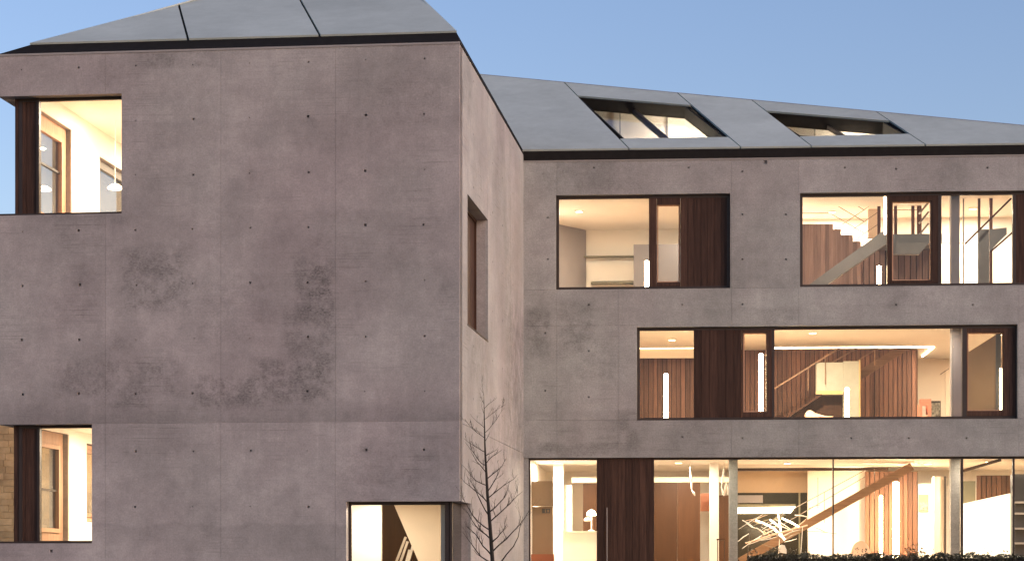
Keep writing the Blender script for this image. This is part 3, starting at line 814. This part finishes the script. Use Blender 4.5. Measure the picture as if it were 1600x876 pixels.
# top left room
yb2 = YB - .4
q0 = FR.at(873 - 20, 400, 4.4); q1 = FR.at(914, 400, 5.95)
MB().bar((q0.x, q0.y, (f2 + c2) / 2), (q1.x, q1.y, (f2 + c2) / 2), .08, c2 - f2 - .01).build('room_wall', M['mauve'], rbld)
pbox(FR, 'wall_ledge', rbld, M['olive'], 912, 1000, 399, 400.6, 5.7, .28)
pbox(FR, 'wall_panel', rbld, M['white'], 924, 990, 412, 439, 5.85, .1)
pbox(FR, 'wall_ledge', rbld, M['olive'], 923, 992, 440, 442.6, 5.72, .26)
pbox(FR, 'partition', rbld, M['slate'], 990, 1070, 381.5, 470, 4.6, .5)

# top floor stair hall
sh = pprism(FR, 'staircase', rbld, M['dgrey'], [(1262, 446), (1290, 446), (1386, 380), (1386, 362), (1378, 362)], 2.6, .35)
pbox(FR, 'landing', sh, M['dgrey'], 1378, 1472, 365.5, 379, 3.2, 1.4)
pprism(FR, 'landing_soffit', sh, M['dgrey'], [(1388, 379), (1452, 379), (1436, 397), (1388, 397)], 2.9, .25)
def slats(parent, px0, px1, py0, py1, y, th, n, mat='slat', gapf=.16):
    for i in range(n):
        a = px0 + (px1 - px0) * i / n; b = px0 + (px1 - px0) * (i + 1 - gapf) / n
        pbox(FR, 'slat', parent, M[mat], a, b, py0, py1, y + random.uniform(0, .03), th)
bl = pbox(FR, 'balustrade', rbld, M['slat'], 1246, 1345, 443, 452, 4.21, .05)
for i in range(16):
    px = 1246 + i * 6.2; top = 350 if px < 1296 else 358 if px < 1312 else 367 if px < 1328 else 377
    pbox(FR, 'slat', bl, M['rose'], px, px + 6.05, top, 452, 4.2 + random.uniform(-.03, .0), .04)
wl2 = pbox(FR, 'slat_wall', rbld, M['walnut'], 1290, 1470, 384, 455, 4.6, .05)
slats(wl2, 1300, 1384, 384, 455, 4.5, .05, 10, 'rose'); slats(wl2, 1386, 1470, 384, 455, 4.5, .05, 9, 'rose')
for a, b in ((1397, 1402), (1424, 1429), (1433, 1440), (1371, 1376)): pbox(FR, 'post', sh, M['slat'], a, b, 296, 370, 4.9, .05)
pbox(FR, 'wall_panel', rbld, M['cream'], 1356, 1372, 296, 372, 5.4, .05)
rl = ptube(FR, 'handrail', sh, M['steel'], [(1250, 315), (1297, 315), (1350, 346)], 4.9, .012)
for pts in ([(1250, 333), (1297, 333), (1350, 364)], [(1315, 306), (1350, 328)], [(1305, 358), (1350, 328), (1372, 312)], [(1318, 368), (1352, 345), (1374, 330)],
            [(1340, 372), (1374, 349)], [(1394, 328), (1440, 328)], [(1328, 373), (1372, 372)]):
    ptube(FR, 'handrail', sh, M['steel'], pts, 4.92, .010)
for pts in ([(1437, 333), (1450, 317)], [(1437, 348), (1450, 332)], [(1437, 366), (1450, 350)]): pbar(FR, 'tread', sh, M['steel'], pts[0], pts[1], 3.6, 3.6, .3, .05)
for a, b in ((1504.5, 1506.5), (1528, 1532), (1546, 1551)): pbox(FR, 'post', sh, M['slat'] if a > 1510 else M['steel'], a, b, 290, 455, 3.8, .05)
pbox(FR, 'wall_panel', rbld, M['dgrey'], 1528.5, 1545.5, 358, 455, 3.5, .06)
pprism(FR, 'stair_side', sh, M['dgrey'], [(1546.5, 358), (1573, 355.5), (1573, 366), (1546.5, 393)], 3.3, .06)
pbar(FR, 'handrail', sh, M['walnut'], (1508, 381), (1580, 310), 3.1, 3.1, .05, .05)
ptube(FR, 'handrail', sh, M['steel'], [(1471, 380), (1512, 380)], 3.1, .012)
pbar(FR, 'stair_string', sh, M['walnut'], (1547, 394), (1582, 363), 3.2, 3.2, .06, .05)
pbox(FR, 'light_strip', rbld, M['strip'], 1381.5, 1384.5, 304, 366, .45, .04)

# middle floor: slatted hall
bw = pbox(FR, 'slat_wall', rbld, M['walnut'], 985, 1432, 546, 700, 6.32, .06)
slats(bw, 985, 1432, 546, 690, 6.26, .05, 62)
pbox(FR, 'slat_wall', rbld, M['walnut'], 1431, 1434, 546, 700, 6.30, 2.4)
pbox(FR, 'cove', rbld, M['cream'], 985, 1460, 536, 541.2, 5.55, .9)
pbox(FR, 'light_strip', rbld, M['strip'], 1210, 1459, 541.3, 543.4, 5.58, .04)
pbox(FR, 'light_strip', rbld, M['strip'], 985, 1084, 541.3, 544, 5.58, .04)
pbox(FR, 'cove_front', rbld, M['cream'], 985, 1084, 545, 559, 5.60, .1)
s1 = pbar(FR, 'staircase', rbld, M['walnut'], (1225, 655), (1283, 617), 4.2, 4.2, .5, .04)
pprism(FR, 'stair_string', s1, M['walnut'], [(1222, 660), (1283, 616), (1318, 616), (1318, 660)], 4.4, .4)
pbar(FR, 'handrail', s1, M['ash'], (1205, 610), (1312, 543), 3.9, 3.9, .05, .04)
for a, b in (((1300, 566), (1340, 543)), ((1340, 563), (1372, 543))): pbar(FR, 'handrail', s1, M['ash'], a, b, 4.9, 4.9, .04, .035)
for px, p0, p1 in ((1262, 575, 610), (1289, 555, 600), (1366, 543, 570)): pbox(FR, 'baluster', s1, M['ash'], px, px + 1.6, p0, p1, 3.92, .03)
pprism(FR, 'stair_string', s1, M['ash'], [(1344, 577), (1400, 543), (1424, 543), (1347, 592)], 5.0, .06)
ln = thing('paper_lantern_screen', 'tall pale translucent screen box beside the stair on the middle floor', 'screen', FR, (FR.X(1308, 4.0), 4.0, f1))
o = FR.inv @ ln.matrix_world.translation
def rel(t, F, name, mat, px0, px1, py0, py1, y, th):
    l = F.inv @ t.matrix_world.translation; pm = (px0 + px1) / 2
    return box(name, t, mat, F.X(px0, y) - l.x, F.X(px1, y) - l.x, y - l.y, y + th - l.y, F.Z(pm, py1, y) - l.z, F.Z(pm, py0, y) - l.z)
MB().box(FR.X(1318, 4.) - o.x, FR.X(1342, 4.) - o.x, 0, .35, 0, RZ(1320, 564, 4.) - o.z).build('shade', M['lace'], ln)
rel(ln, FR, 'shade', M['lace'], 1275.5, 1317.8, 566, 616, 4.0, .35)
rel(ln, FR, 'edge_trim', M['brass'], 1342.2, 1344.5, 562, 668, 3.97, .05)
rel(ln, FR, 'rim', M['brass'], 1275, 1317.5, 610, 615.5, 3.97, .025)
# right bay of the middle floor
pbox(FR, 'partition', rbld, M['cream'], 1478, 1484, 576, 700, 5.0, .1)
pbar(FR, 'shelf', rbld, M['walnut'], (1470, 584), (1482, 576), 4.6, 4.6, .25, .02)
pprism(FR, 'partition', rbld, M['beige'], [(1508, 553), (1557, 522), (1557, 690), (1508, 690)], 1.7, .08)
pbox(FR, 'partition', rbld, M['dgrey'], 1556.5, 1564, 520, 690, 1.5, .08)
pbox(FR, 'light_strip', rbld, M['strip'], 1562, 1566, 575, 641, .8, .04)

def floor_thing(name, label, cat, px, y, z, group=None): return thing(name, label, cat, FR, (FR.X(px, y), y, z), group)
def tube_lamp(px, py0, py1, y, fz, label, r=.055, sx=1.0):
    t = floor_thing('tube_lamp', label, 'lamp', px, y, fz, 'glowing tube lamps in the windows')
    za, zb_ = RZ(px, py1, y) - fz, RZ(px, py0, y) - fz
    MB().lathe([(.001, 0), (.12, 0), (.12, .015), (.02, .03), (.02, max(.031, za)), (.001, max(.031, za))], (0, 0, .002), 14).build('base', M['steel'], t)
    MB().lathe([(.001, max(.032, za)), (r, max(.034, za)), (r, zb_), (.001, zb_ + .02)], (0, 0, 0), 14).build('tube', M['tube'], t, True)
tube_lamp(1010.5, 408, 452, .62, f2, 'short glowing tube lamp beside the mullion of the top left window')
tube_lamp(1373.5, 416, 449, .62, f2, 'short glowing tube lamp before the grey stair on the top floor')
tube_lamp(1040.5, 584, 655, .62, f1, 'glowing tube lamp in the narrow leftmost pane of the middle window')
tube_lamp(1189, 553, 643, .62, f1, 'tall glowing tube lamp inside the small casement of the middle window')
tube_lamp(1323.5, 606, 655, .70, f1, 'glowing tube lamp in front of the pale screen box')
tube_lamp(1376.5, 774, 900, 5.2, f0, 'thin glowing tube lamp at the foot of the ground floor slat wall', .045)
tube_lamp(1400, 753, 900, 4.8, f0, 'thick bright tube lamp before the ground floor slat wall', .085)

def prel(t, F, name, mat, pts, y, th, smooth=False):
    l = F.inv @ t.matrix_world.translation
    q = [F.at(a, b, y) for a, b in pts]
    return MB().prism([(p.x - l.x, p.z - l.z) for p in q], y - l.y, y + th - l.y).build(name, mat, t, smooth)
ch = floor_thing('armchair', 'coral upholstered armchair in the right bay of the middle floor', 'chair', 1447, 3.0, f1)
rel(ch, FR, 'backrest', M['coral'], 1437, 1455, 623, 633, 3.4, .12); rel(ch, FR, 'armrest', M['coral'], 1450, 1455.2, 631, 662, 2.9, .5)
rel(ch, FR, 'armrest', M['coral'], 1436.5, 1441, 631, 662, 2.9, .5); rel(ch, FR, 'seat', M['peach'], 1441.2, 1449.8, 648, 662, 2.9, .49)
l0 = RZ(1447, 662, 3.0) - f1
for dx in (-.12, .12):
    for dy in (-.05, .35): box('leg', ch, M['walnut'], dx - .02, dx + .02, dy - .02, dy + .02, 0.002, l0)
pc = floor_thing('picture', 'framed mottled print leaning behind the coral armchair', 'picture', 1462, 5.0, f1)
rel(pc, FR, 'frame', M['bronze'], 1454, 1470, 626, 690, 5.0, .03); rel(pc, FR, 'print', M['print'], 1455, 1469, 629, 688, 4.985, .012)
sfa = floor_thing('lounge_chair', 'low peach lounge chair under the middle floor stair', 'chair', 1275, 2.6, f1)
prel(sfa, FR, 'seat', M['peach'], [(1259, 657), (1259, 646), (1262, 641), (1267, 640), (1274, 645), (1288, 649), (1302, 650), (1302, 657)], 2.4, .6, False)
for dx in (-.3, .3):
    for dy in (-.15, .35): MB().tube([(dx, dy, .002), (dx * .9, dy * .9, RZ(1275, 657, 2.6) - f1 + .03)], .015, 6).build('leg', M['steel'], sfa)

# ground floor -------------------------------------------------------------
g = pbox(FR, 'wall_cabinet', rbld, M['beige'], 829.5, 864, 751, 789.5, 1.2, .4)
pbox(FR, 'wall_panel', rbld, M['beige'], 829.5, 864, 791, 960, 1.5, .1)
sg = thing('wall_sign', 'small dark notice plate on the beige panel left of the entrance door', 'sign', FR, (FR.X(853, 1.48), 1.48, RZ(853, 801, 1.48)))
rel(sg, FR, 'plate', M['dgrey'], 847, 859.5, 794, 801, 1.465, .03); rel(sg, FR, 'label_field', M['beige'], 851.5, 853, 795, 800, 1.457, .006); rel(sg, FR, 'label_field', M['beige'], 855, 858, 795.5, 799.5, 1.457, .006)
bn = floor_thing('bench', 'red brown bench below the beige panel at far left of the glazing', 'bench', 846, 1.1, f0)
rel(bn, FR, 'seat', M['red'], 830, 865, 865, 876, .95, .4)
for px in (832, 860): rel(bn, FR, 'leg', M['walnut'], px, px + 3, 876.3, 918, 1.0, .3)
pbox(FR, 'column', rbld, M['white'], 864.5, 880, 713, 960, 3.9, .5)
pbox(FR, 'wall_panel', rbld, M['white'], 880.5, 894, 757, 960, 4.6, .1)
pbox(FR, 'wall_panel', rbld, M['walnut'], 911, 945, 755, 960, 4.6, .1)
pbox(FR, 'lintel', rbld, M['cream'], 893, 1140, 745, 753, 4.45, .3)
ct = floor_thing('reception_counter', 'white reception counter left of the dark entrance door', 'counter', 906, 3.0, f0)
rel(ct, FR, 'body', M['white'], 879, 945, 831.5, 920, 3.0, .6); rel(ct, FR, 'top', M['cream'], 878, 946, 829, 831.3, 2.97, .66)
tl = thing('table_lamp', 'small white mushroom lamp on the reception counter beside the door', 'lamp', FR, (FR.X(924, 3.2), 3.2, RZ(924, 829, 3.2)))
MB().lathe([(.001, 0), (.09, 0), (.09, .015), (.02, .04), (.02, .40), (.03, .42)], (0, 0, .003), 14).build('stem', M['white'], tl, True)
MB().lathe([(.03, .42), (.13, .42), (.12, .50), (.07, .56), (.001, .58)], (0, 0, .003), 16).build('shade', M['globe'], tl, True)
MB().lathe([(.001, .26), (.09, .27), (.11, .31), (.08, .35), (.001, .37)], (-.10, 0, .003), 12).build('shade', M['white'], tl, True)
# centre left bay
pbox(FR, 'wall_panel', rbld, M['walnut'], 1010, 1058, 753.5, 960, 4.3, .1); pbox(FR, 'wall_panel', rbld, M['walnut'], 1058.3, 1094, 753.5, 960, 4.31, .1)
pbox(FR, 'column', rbld, M['white'], 1109, 1123, 713, 960, 3.4, .4)
pbox(FR, 'wall_panel', rbld, M['walnut'], 1123.5, 1150, 773, 960, 5.0, .1)
pbox(FR, 'wall_panel', rbld, M['coral'], 1094.5, 1112, 770, 798, 5.4, .05)
def hanging(label, px, y, pts):
    t = thing('hanging_ornament', label, 'ornament', FR, (FR.X(px, y), y, c0)); l = FR.inv @ t.matrix_world.translation
    MB().tube([(0, 0, -.002), (0, 0, RZ(px, pts[0][1], y) - c0)], .003, 4).build('wire', M['steel'], t)
    for k in range(0, len(pts) - 1):
        p, q = FR.at(*pts[k], y) - l, FR.at(*pts[k + 1], y) - l
        MB().tube([p, (p + q) / 2 + Vector((.01, 0, 0)), q], [.012, .035, .010], 7).build('shard', M['white'], t)
hanging('slim white driftwood ornament hanging right of the entrance door', 1079, 3.0, [(1078, 729), (1081, 765), (1086, 774)])
hanging('cluster of white shards hanging beside the concrete column', 1131, 3.0, [(1131, 731), (1127, 760), (1131, 774), (1134, 752), (1137, 772)])
tr = floor_thing('side_table', 'small dark wire side table by the white column', 'table', 1126, 1.6, f0)
rel(tr, FR, 'top', M['walnut'], 1120, 1133, 841, 843, 1.6, .35)
for px in (1120.5, 1131.5): rel(tr, FR, 'leg', M['bronze'], px, px + 1.2, 843.2, 918, 1.62, .03); rel(tr, FR, 'leg', M['bronze'], px, px + 1.2, 843.2, 918, 1.9, .03)
# centre: stair, dark window, glowing wall
pbox(FR, 'ceiling_beam', rbld, M['walnut'], 1150, 1388, 730.5, 734.5, 5.0, .25)
pbox(FR, 'wall_panel', rbld, M['beige'], 1150, 1262, 735, 769, 6.6, .1)
dw = pbox(FR, 'rear_window', rbld, M['darkglass'], 1150, 1262, 769, 930, 6.7, .05)
pbox(FR, 'blind', dw, M['mauve'], 1150, 1192, 773, 785, 6.62, .03)
pbox(FR, 'glazing_bar', dw, M['olive'], 1150, 1243, 787, 791, 6.6, .04)
pprism(FR, 'light_strip', dw, M['panel'], [(1150, 792.5), (1243, 791), (1235, 801), (1150, 801.5)], 6.58, .04)
pbox(FR, 'glazing_bar', dw, M['olive'], 1248, 1250.5, 769, 930, 6.6, .05)
pbox(FR, 'partition', rbld, M['white'], 1262.5, 1352, 735, 960, 6.2, .3)
ga, gb = FR.at(1158, 876, 3.4), FR.at(1425, 728, 3.4)
gs = MB().bar(ga, gb, .07, .21).build('staircase', M['ash'], rbld)
MB().bar(ga + Vector((0, .95, 0)), gb + Vector((0, .95, 0)), .07, .21).build('stair_string', M['ash'], gs)
for k in range(14):
    u = (k + .5) / 14; a = ga.lerp(gb, u) + Vector((0, .03, 0))
    box('tread', gs, M['ash'], a.x - .14, a.x + .14, a.y + .03, a.y + .95, a.z - .02, a.z + .02)
for o0 in (0, 17): ptube(FR, 'handrail', gs, M['steel'], [(1190, 838 - o0), (1352, 744 - o0 * .6)], 4.4, .010)
for px, p0 in ((1278, 745), (1288, 768), (1366, 731)): ptube(FR, 'baluster', gs, M['steel'], [(px, p0), (px, p0 + 48)], 4.4, .009)
sc = floor_thing('branch_sculpture', 'tangle of pale branching light rods hanging before the dark rear window', 'sculpture', 1215, 2.4, f0)
scl = FR.inv @ sc.matrix_world.translation
MB().lathe([(.001, 0), (.2, 0), (.2, .02), (.02, .05), (.02, .4), (.001, .4)], (0, 0, .003), 14).build('base', M['steel'], sc)
for (a, b, rr, mt) in (((1181, 812), (1212, 826), .035, 'globe'), ((1203, 811), (1218, 823), .03, 'globe'), ((1222, 809), (1248, 822), .04, 'globe'), ((1160, 812), (1176, 822), .025, 'white'),
                    ((1182, 824), (1194, 833), .03, 'white'), ((1154, 826), (1192, 803), .014, 'white'), ((1165, 848), (1262, 820), .045, 'peach'), ((1160, 856), (1190, 836), .02, 'white'),
                    ((1189, 788), (1218, 801), .012, 'olive'), ((1264, 794), (1281, 788), .014, 'walnut'), ((1242, 804), (1262, 807), .03, 'white'), ((1272, 823), (1292, 832), .012, 'walnut'), ((1258, 829), (1307, 833), .012, 'walnut'),
                    ((1215, 798), (1221, 834), .03, 'globe'), ((1210, 826), (1226, 842), .05, 'globe'), ((1170, 850), (1205, 838), .018, 'white'), ((1152, 846), (1170, 833), .02, 'white'), ((1254, 822), (1251, 868), .02, 'white'),
                    ((1218, 842), (1216, 880), .02, 'white'), ((1172, 828), (1168, 870), .025, 'bronze')):
    p, q = FR.at(*a, 2.3 + random.uniform(-.2, .2)) - scl, FR.at(*b, 2.3 + random.uniform(-.2, .2)) - scl
    rr *= .62
    MB().tube([p, p.lerp(q, .5) + Vector((0, 0, .015)), q], [rr * .7, rr, rr * .7], 7).build('rod', M[mt], sc)
for k in range(22):
    a = (random.uniform(1152, 1235), random.uniform(808, 862)); L_ = random.uniform(14, 40); g_ = random.choice((random.uniform(-.7, -.2), random.uniform(.2, .7), random.uniform(-.7, -.2)))
    p, q = FR.at(*a, 2.3 + random.uniform(-.3, .3)) - scl, FR.at(a[0] + L_ * math.cos(g_), a[1] + L_ * math.sin(g_), 2.3 + random.uniform(-.3, .3)) - scl
    MB().tube([p, p.lerp(q, .5) + Vector((0, 0, random.uniform(-.04, .04))), q], [.006, .012, .006], 5).build('rod', M[random.choice(('white', 'white', 'peach', 'olive'))], sc)
tl2 = floor_thing('stool', 'small pale stool with curved back below the ground floor stair', 'stool', 1229, 2.0, f0)
prel(tl2, FR, 'seat', M['white'], [(1218, 862), (1217, 854), (1221, 850), (1226, 851), (1229, 858), (1229, 864)], 2.0, .3)
rel(tl2, FR, 'leg', M['ash'], 1219, 1221, 864.2, 918, 2.0, .04); rel(tl2, FR, 'leg', M['ash'], 1226, 1228, 864.2, 918, 2.0, .04); rel(tl2, FR, 'leg', M['ash'], 1222, 1224, 864.2, 918, 2.24, .04)
rc = floor_thing('round_chair', 'round-backed peach chair under the ground floor stair', 'chair', 1345, 2.4, f0)
prel(rc, FR, 'backrest', M['peach'], [(1345 + 15.5 * math.cos(a), 868 - 24 * math.sin(a)) for a in [math.pi * k / 14 for k in range(15)]], 2.5, .12)
rel(rc, FR, 'seat', M['white'], 1332, 1358, 868.5, 876, 2.05, .58); 
for px in (1334, 1354): rel(rc, FR, 'leg', M['bronze'], px, px + 2, 876.3, 918, 2.1, .04); rel(rc, FR, 'leg', M['bronze'], px, px + 2, 876.3, 918, 2.5, .04)
gw = pbox(FR, 'slat_wall', rbld, M['walnut'], 1352, 1434, 736, 960, 6.0, .08)
slats(gw, 1352, 1434, 736, 950, 5.92, .06, 11)
pbox(FR, 'partition', rbld, M['cream'], 1460, 1475, 744, 960, 3.6, .5)
pbox(FR, 'door_edge', rbld, M['bronze'], 1475.3, 1478.5, 743, 960, 3.55, .06)
p2 = thing('picture', 'small dark landscape picture on the bright wall left of the right column', 'picture', FR, (FR.X(1443, 6.0), 6.0, RZ(1443, 799, 6.0)))
rel(p2, FR, 'frame', M['olive'], 1436, 1451, 772, 799, 6.0, .04); rel(p2, FR, 'print', M['print'], 1437, 1450, 784, 797, 5.985, .012)
pbox(FR, 'wall_panel', rbld, M['white'], 1434.5, 1460, 755, 960, 6.06, .1)
# right bay
pbar(FR, 'ceiling_beam', rbld, M['walnut'], (1503, 735.5), (1563, 718), 1.8, 1.2, .12, .06)
sw2 = pbox(FR, 'slat_wall', rbld, M['walnut'], 1526, 1590, 742, 800, 2.32, .05)
slats(sw2, 1526, 1590, 742, 800, 2.25, .05, 8)
pbox(FR, 'wall_panel', rbld, M['olive'], 1500, 1524, 751, 800, 2.25, .06)
scn = floor_thing('projection_screen', 'large blank backlit white panel right of the concrete column', 'screen', 1545, 1.6, f0)
prel(scn, FR, 'panel', M['screen'], [(1506, 786), (1583, 769), (1583, 905), (1506, 905)], 1.6, .06)
for px in (1510, 1575): rel(scn, FR, 'foot', M['steel'], px, px + 4, 905.2, 918, 1.55, .16)
shf = floor_thing('shelving_unit', 'dark open shelving with lit shelf edges at the right edge', 'shelf', 1600, 1.0, f0)
rel(shf, FR, 'back_panel', M['dgrey'], 1585, 1640, 740, 905, 1.4, .03)
for p in (784, 801.5, 825, 848): rel(shf, FR, 'shelf_board', M['cream'], 1585.5, 1639.5, p - 1.4, p + 1.4, 1.02, .37)
rel(shf, FR, 'side_panel', M['dgrey'], 1582.5, 1584.8, 740, 918, 1.0, .4); rel(shf, FR, 'side_panel', M['dgrey'], 1640.2, 1643, 740, 918, 1.0, .4)

wlamp = box('added_wall_lamp', fb, M['steel'], xL - .12, xL - .003, 6.0, 6.18, 4.4, 4.62)  # unseen lamp added on the left flank to light the stone wall
box('diffuser', wlamp, M['globe'], xL - .11, xL - .01, 6.185, 6.20, 4.42, 4.60)
ld = bpy.data.lights.new('added_wall_lamp', 'POINT'); ld.energy = 55; ld.color = (1.0, .70, .42); ld.shadow_soft_size = .06
lo = bpy.data.objects.new('added_wall_lamp', ld); COL.objects.link(lo); lo.matrix_world = FF.m @ Matrix.Translation((xL - .22, 6.4, 4.5))
# ------------------------------------------------------------------ stone wall of the neighbour seen past the left corner
stw = thing('stone_wall', 'warm sandstone block wall seen past the lower left corner window', 'wall', Frame(-13.1, 53.0, 0), (0, 0, 0))
box('core', stw, M['stone'], -.6, 3.0, .06, .4, TERR, 5.6 + EYE - .3)
zc_ = TERR; row = 0
meshes = {}
while zc_ < 6.6:
    h = .158; x = -.6 - (row % 2) * .2
    while x < 2.95:
        w_ = random.choice((.32, .40, .48)); xe = min(x + w_, 3.0)
        x0 = max(x, -.6)
        if xe - x0 > .08:
            box('stone_block', stw, M['stone'], x0 + .004, xe - .004, random.uniform(0, .012), .058, zc_ + .004, zc_ + h - .004)
        x = xe
    zc_ += h; row += 1

# ------------------------------------------------------------------ bare young tree before the side wall
TY = 43.6
tx = (770 - CX) / FPX * TY
tree = tag(empty('bare_tree', None, (tx, TY, TERR)), 'slender leafless young tree with upswept branches before the side wall', 'tree')
PXM = FPX / TY
def tz(py): return (HY - py) / PXM + EYE - TERR
def txx(px): return (px - 770) / PXM
trunk_px = [(770, 930), (769.5, 876), (767, 840), (764, 800), (761.5, 770), (760, 740), (758.5, 715), (757.5, 690), (757, 665), (756.5, 640), (756, 618)]
tp = [Vector((txx(a), random.uniform(-.01, .01), tz(b))) for a, b in trunk_px]
tp[0] = Vector((0, 0, 0))
tr_r = [.050, .042, .039, .034, .030, .025, .021, .016, .012, .008, .003]
trunk = MB().tube(tp, tr_r, 9).build('trunk', M['bark'], tree, True)
def trunk_at(py):
    z = tz(py)
    for i in range(len(tp) - 1):
        if tp[i].z <= z <= tp[i + 1].z:
            u = (z - tp[i].z) / (tp[i + 1].z - tp[i].z); return tp[i].lerp(tp[i + 1], u), tr_r[i] * (1 - u) + tr_r[i + 1] * u
    return tp[-1].copy(), .004
rnd = random.Random(11)
def grow(mb, p, d, length, r, depth):
    n = 6; pts = [p.copy()]; rad = [r]; q = p.copy(); dd = d.normalized()
    for i in range(n):
        dd = (dd + Vector((rnd.uniform(-.24, .24), rnd.uniform(-.2, .2), .09 + rnd.uniform(-.2, .2)))).normalized()
        q = q + dd * length / n; pts.append(q.copy()); rad.append(max(.0018, r * (1 - .82 * (i + 1) / n)))
    mb.tube(pts, rad, 5)
    if depth > 0:
        for i in range(1, n):
            for _ in range(rnd.choice((0, 1, 1, 2) if depth > 1 else (0, 1, 1))):
                sd_ = Vector((rnd.uniform(-1, 1), rnd.uniform(-1, 1), rnd.uniform(.1, .9))).normalized()
                ax = (pts[min(i + 1, n)] - pts[i]).normalized()
                grow(mb, pts[i], ax * .9 + sd_ * .75, length * rnd.uniform(.22, .42), rad[i] * .62, depth - 1)
side_s = 1
BR = [(890, 1, 62), (880, -1, 58), (868, -1, 50), (862, 1, 58), (848, 1, 40), (842, -1, 52), (828, -1, 50), (815, 1, 50), (806, -1, 52), (800, 1, 44), (786, -1, 50), (778, 1, 40), (768, 1, 34), (758, -1, 46),
      (748, 1, 36), (738, -1, 30), (727, -1, 34), (724, 1, 28), (712, 1, 16), (706, -1, 30), (690, 1, 14), (684, -1, 30), (676, 1, 32), (668, -1, 22), (655, 1, 26), (646, -1, 16), (638, 1, 18), (630, -1, 12)]
for (py, sd_, ln_) in BR:
    p, r = trunk_at(py)
    mb = MB(); az = rnd.uniform(-.7, .7)
    d = Vector((sd_ * math.cos(az), math.sin(az) * .8 - .1, rnd.uniform(.4, 1.0)))
    grow(mb, p, d, ln_ / PXM * rnd.uniform(1.15, 1.65), max(.005, r * .42), 2 if ln_ > 24 else 1)
    mb.build('branch', M['bark'], tree, True)
grow_top = MB(); grow(grow_top, tp[-1], Vector((-.05, 0, 1)), .35, .004, 1); grow_top.build('branch', M['bark'], tree, True)

# ------------------------------------------------------------------ hedge before the glazing
HYc = 53.2
hx0, hx1 = (1169 - CX) / FPX * HYc, (1760 - CX) / FPX * HYc
hedge = tag(empty('hedge', None, ((hx0 + hx1) / 2, HYc, TERR)), 'low dark clipped hedge along the ground floor glazing', 'hedge')
hw = (hx1 - hx0) / 2; htop = EYE - TERR + (HY - 868) / FPX * HYc
MB().box(-hw, hw, -.22, .22, .0, htop - .06).build('twig_core', M['bark'], hedge)
lm = MB(); rl_ = random.Random(5)
def leaf(c, s):
    a = Vector((rl_.gauss(0, 1), rl_.gauss(0, 1), rl_.gauss(0, 1))).normalized(); b = a.cross(Vector((rl_.gauss(0, 1), rl_.gauss(0, 1), rl_.gauss(0, 1)))).normalized()
    lm.add([c - a * s, c + b * s * .45, c + a * s, c - b * s * .45], [(0, 1, 2, 3)])
for i in range(15000):
    x = rl_.uniform(-hw, hw)
    bumpy = .02 * math.sin(x * 3.1) + .02 * math.sin(x * 7.7 + 1) + .02 * math.sin(x * 17)
    if i % 3: c = Vector((x, rl_.uniform(-.3, .3), htop + bumpy + rl_.uniform(-.16, .045)))
    else: c = Vector((x, rl_.choice((-1, 1)) * rl_.uniform(.22, .32), rl_.uniform(.02, htop)))
    leaf(c, rl_.uniform(.022, .045))
for k in range(16):
    x = rl_.uniform(-hw, hw)
    for j in range(14): leaf(Vector((x + rl_.gauss(0, .05), rl_.uniform(-.2, .2), htop + rl_.uniform(.0, .20))), rl_.uniform(.02, .04))
xs_ = (1432 - CX) / FPX * HYc - (hx0 + hx1) / 2
for j in range(160): leaf(Vector((xs_ + rl_.gauss(0, .16), rl_.uniform(-.2, .2), htop + abs(rl_.gauss(0, .15)))), rl_.uniform(.02, .045))
fo = lm.build('foliage', M['leaf'], hedge); fo['kind'] = 'stuff'
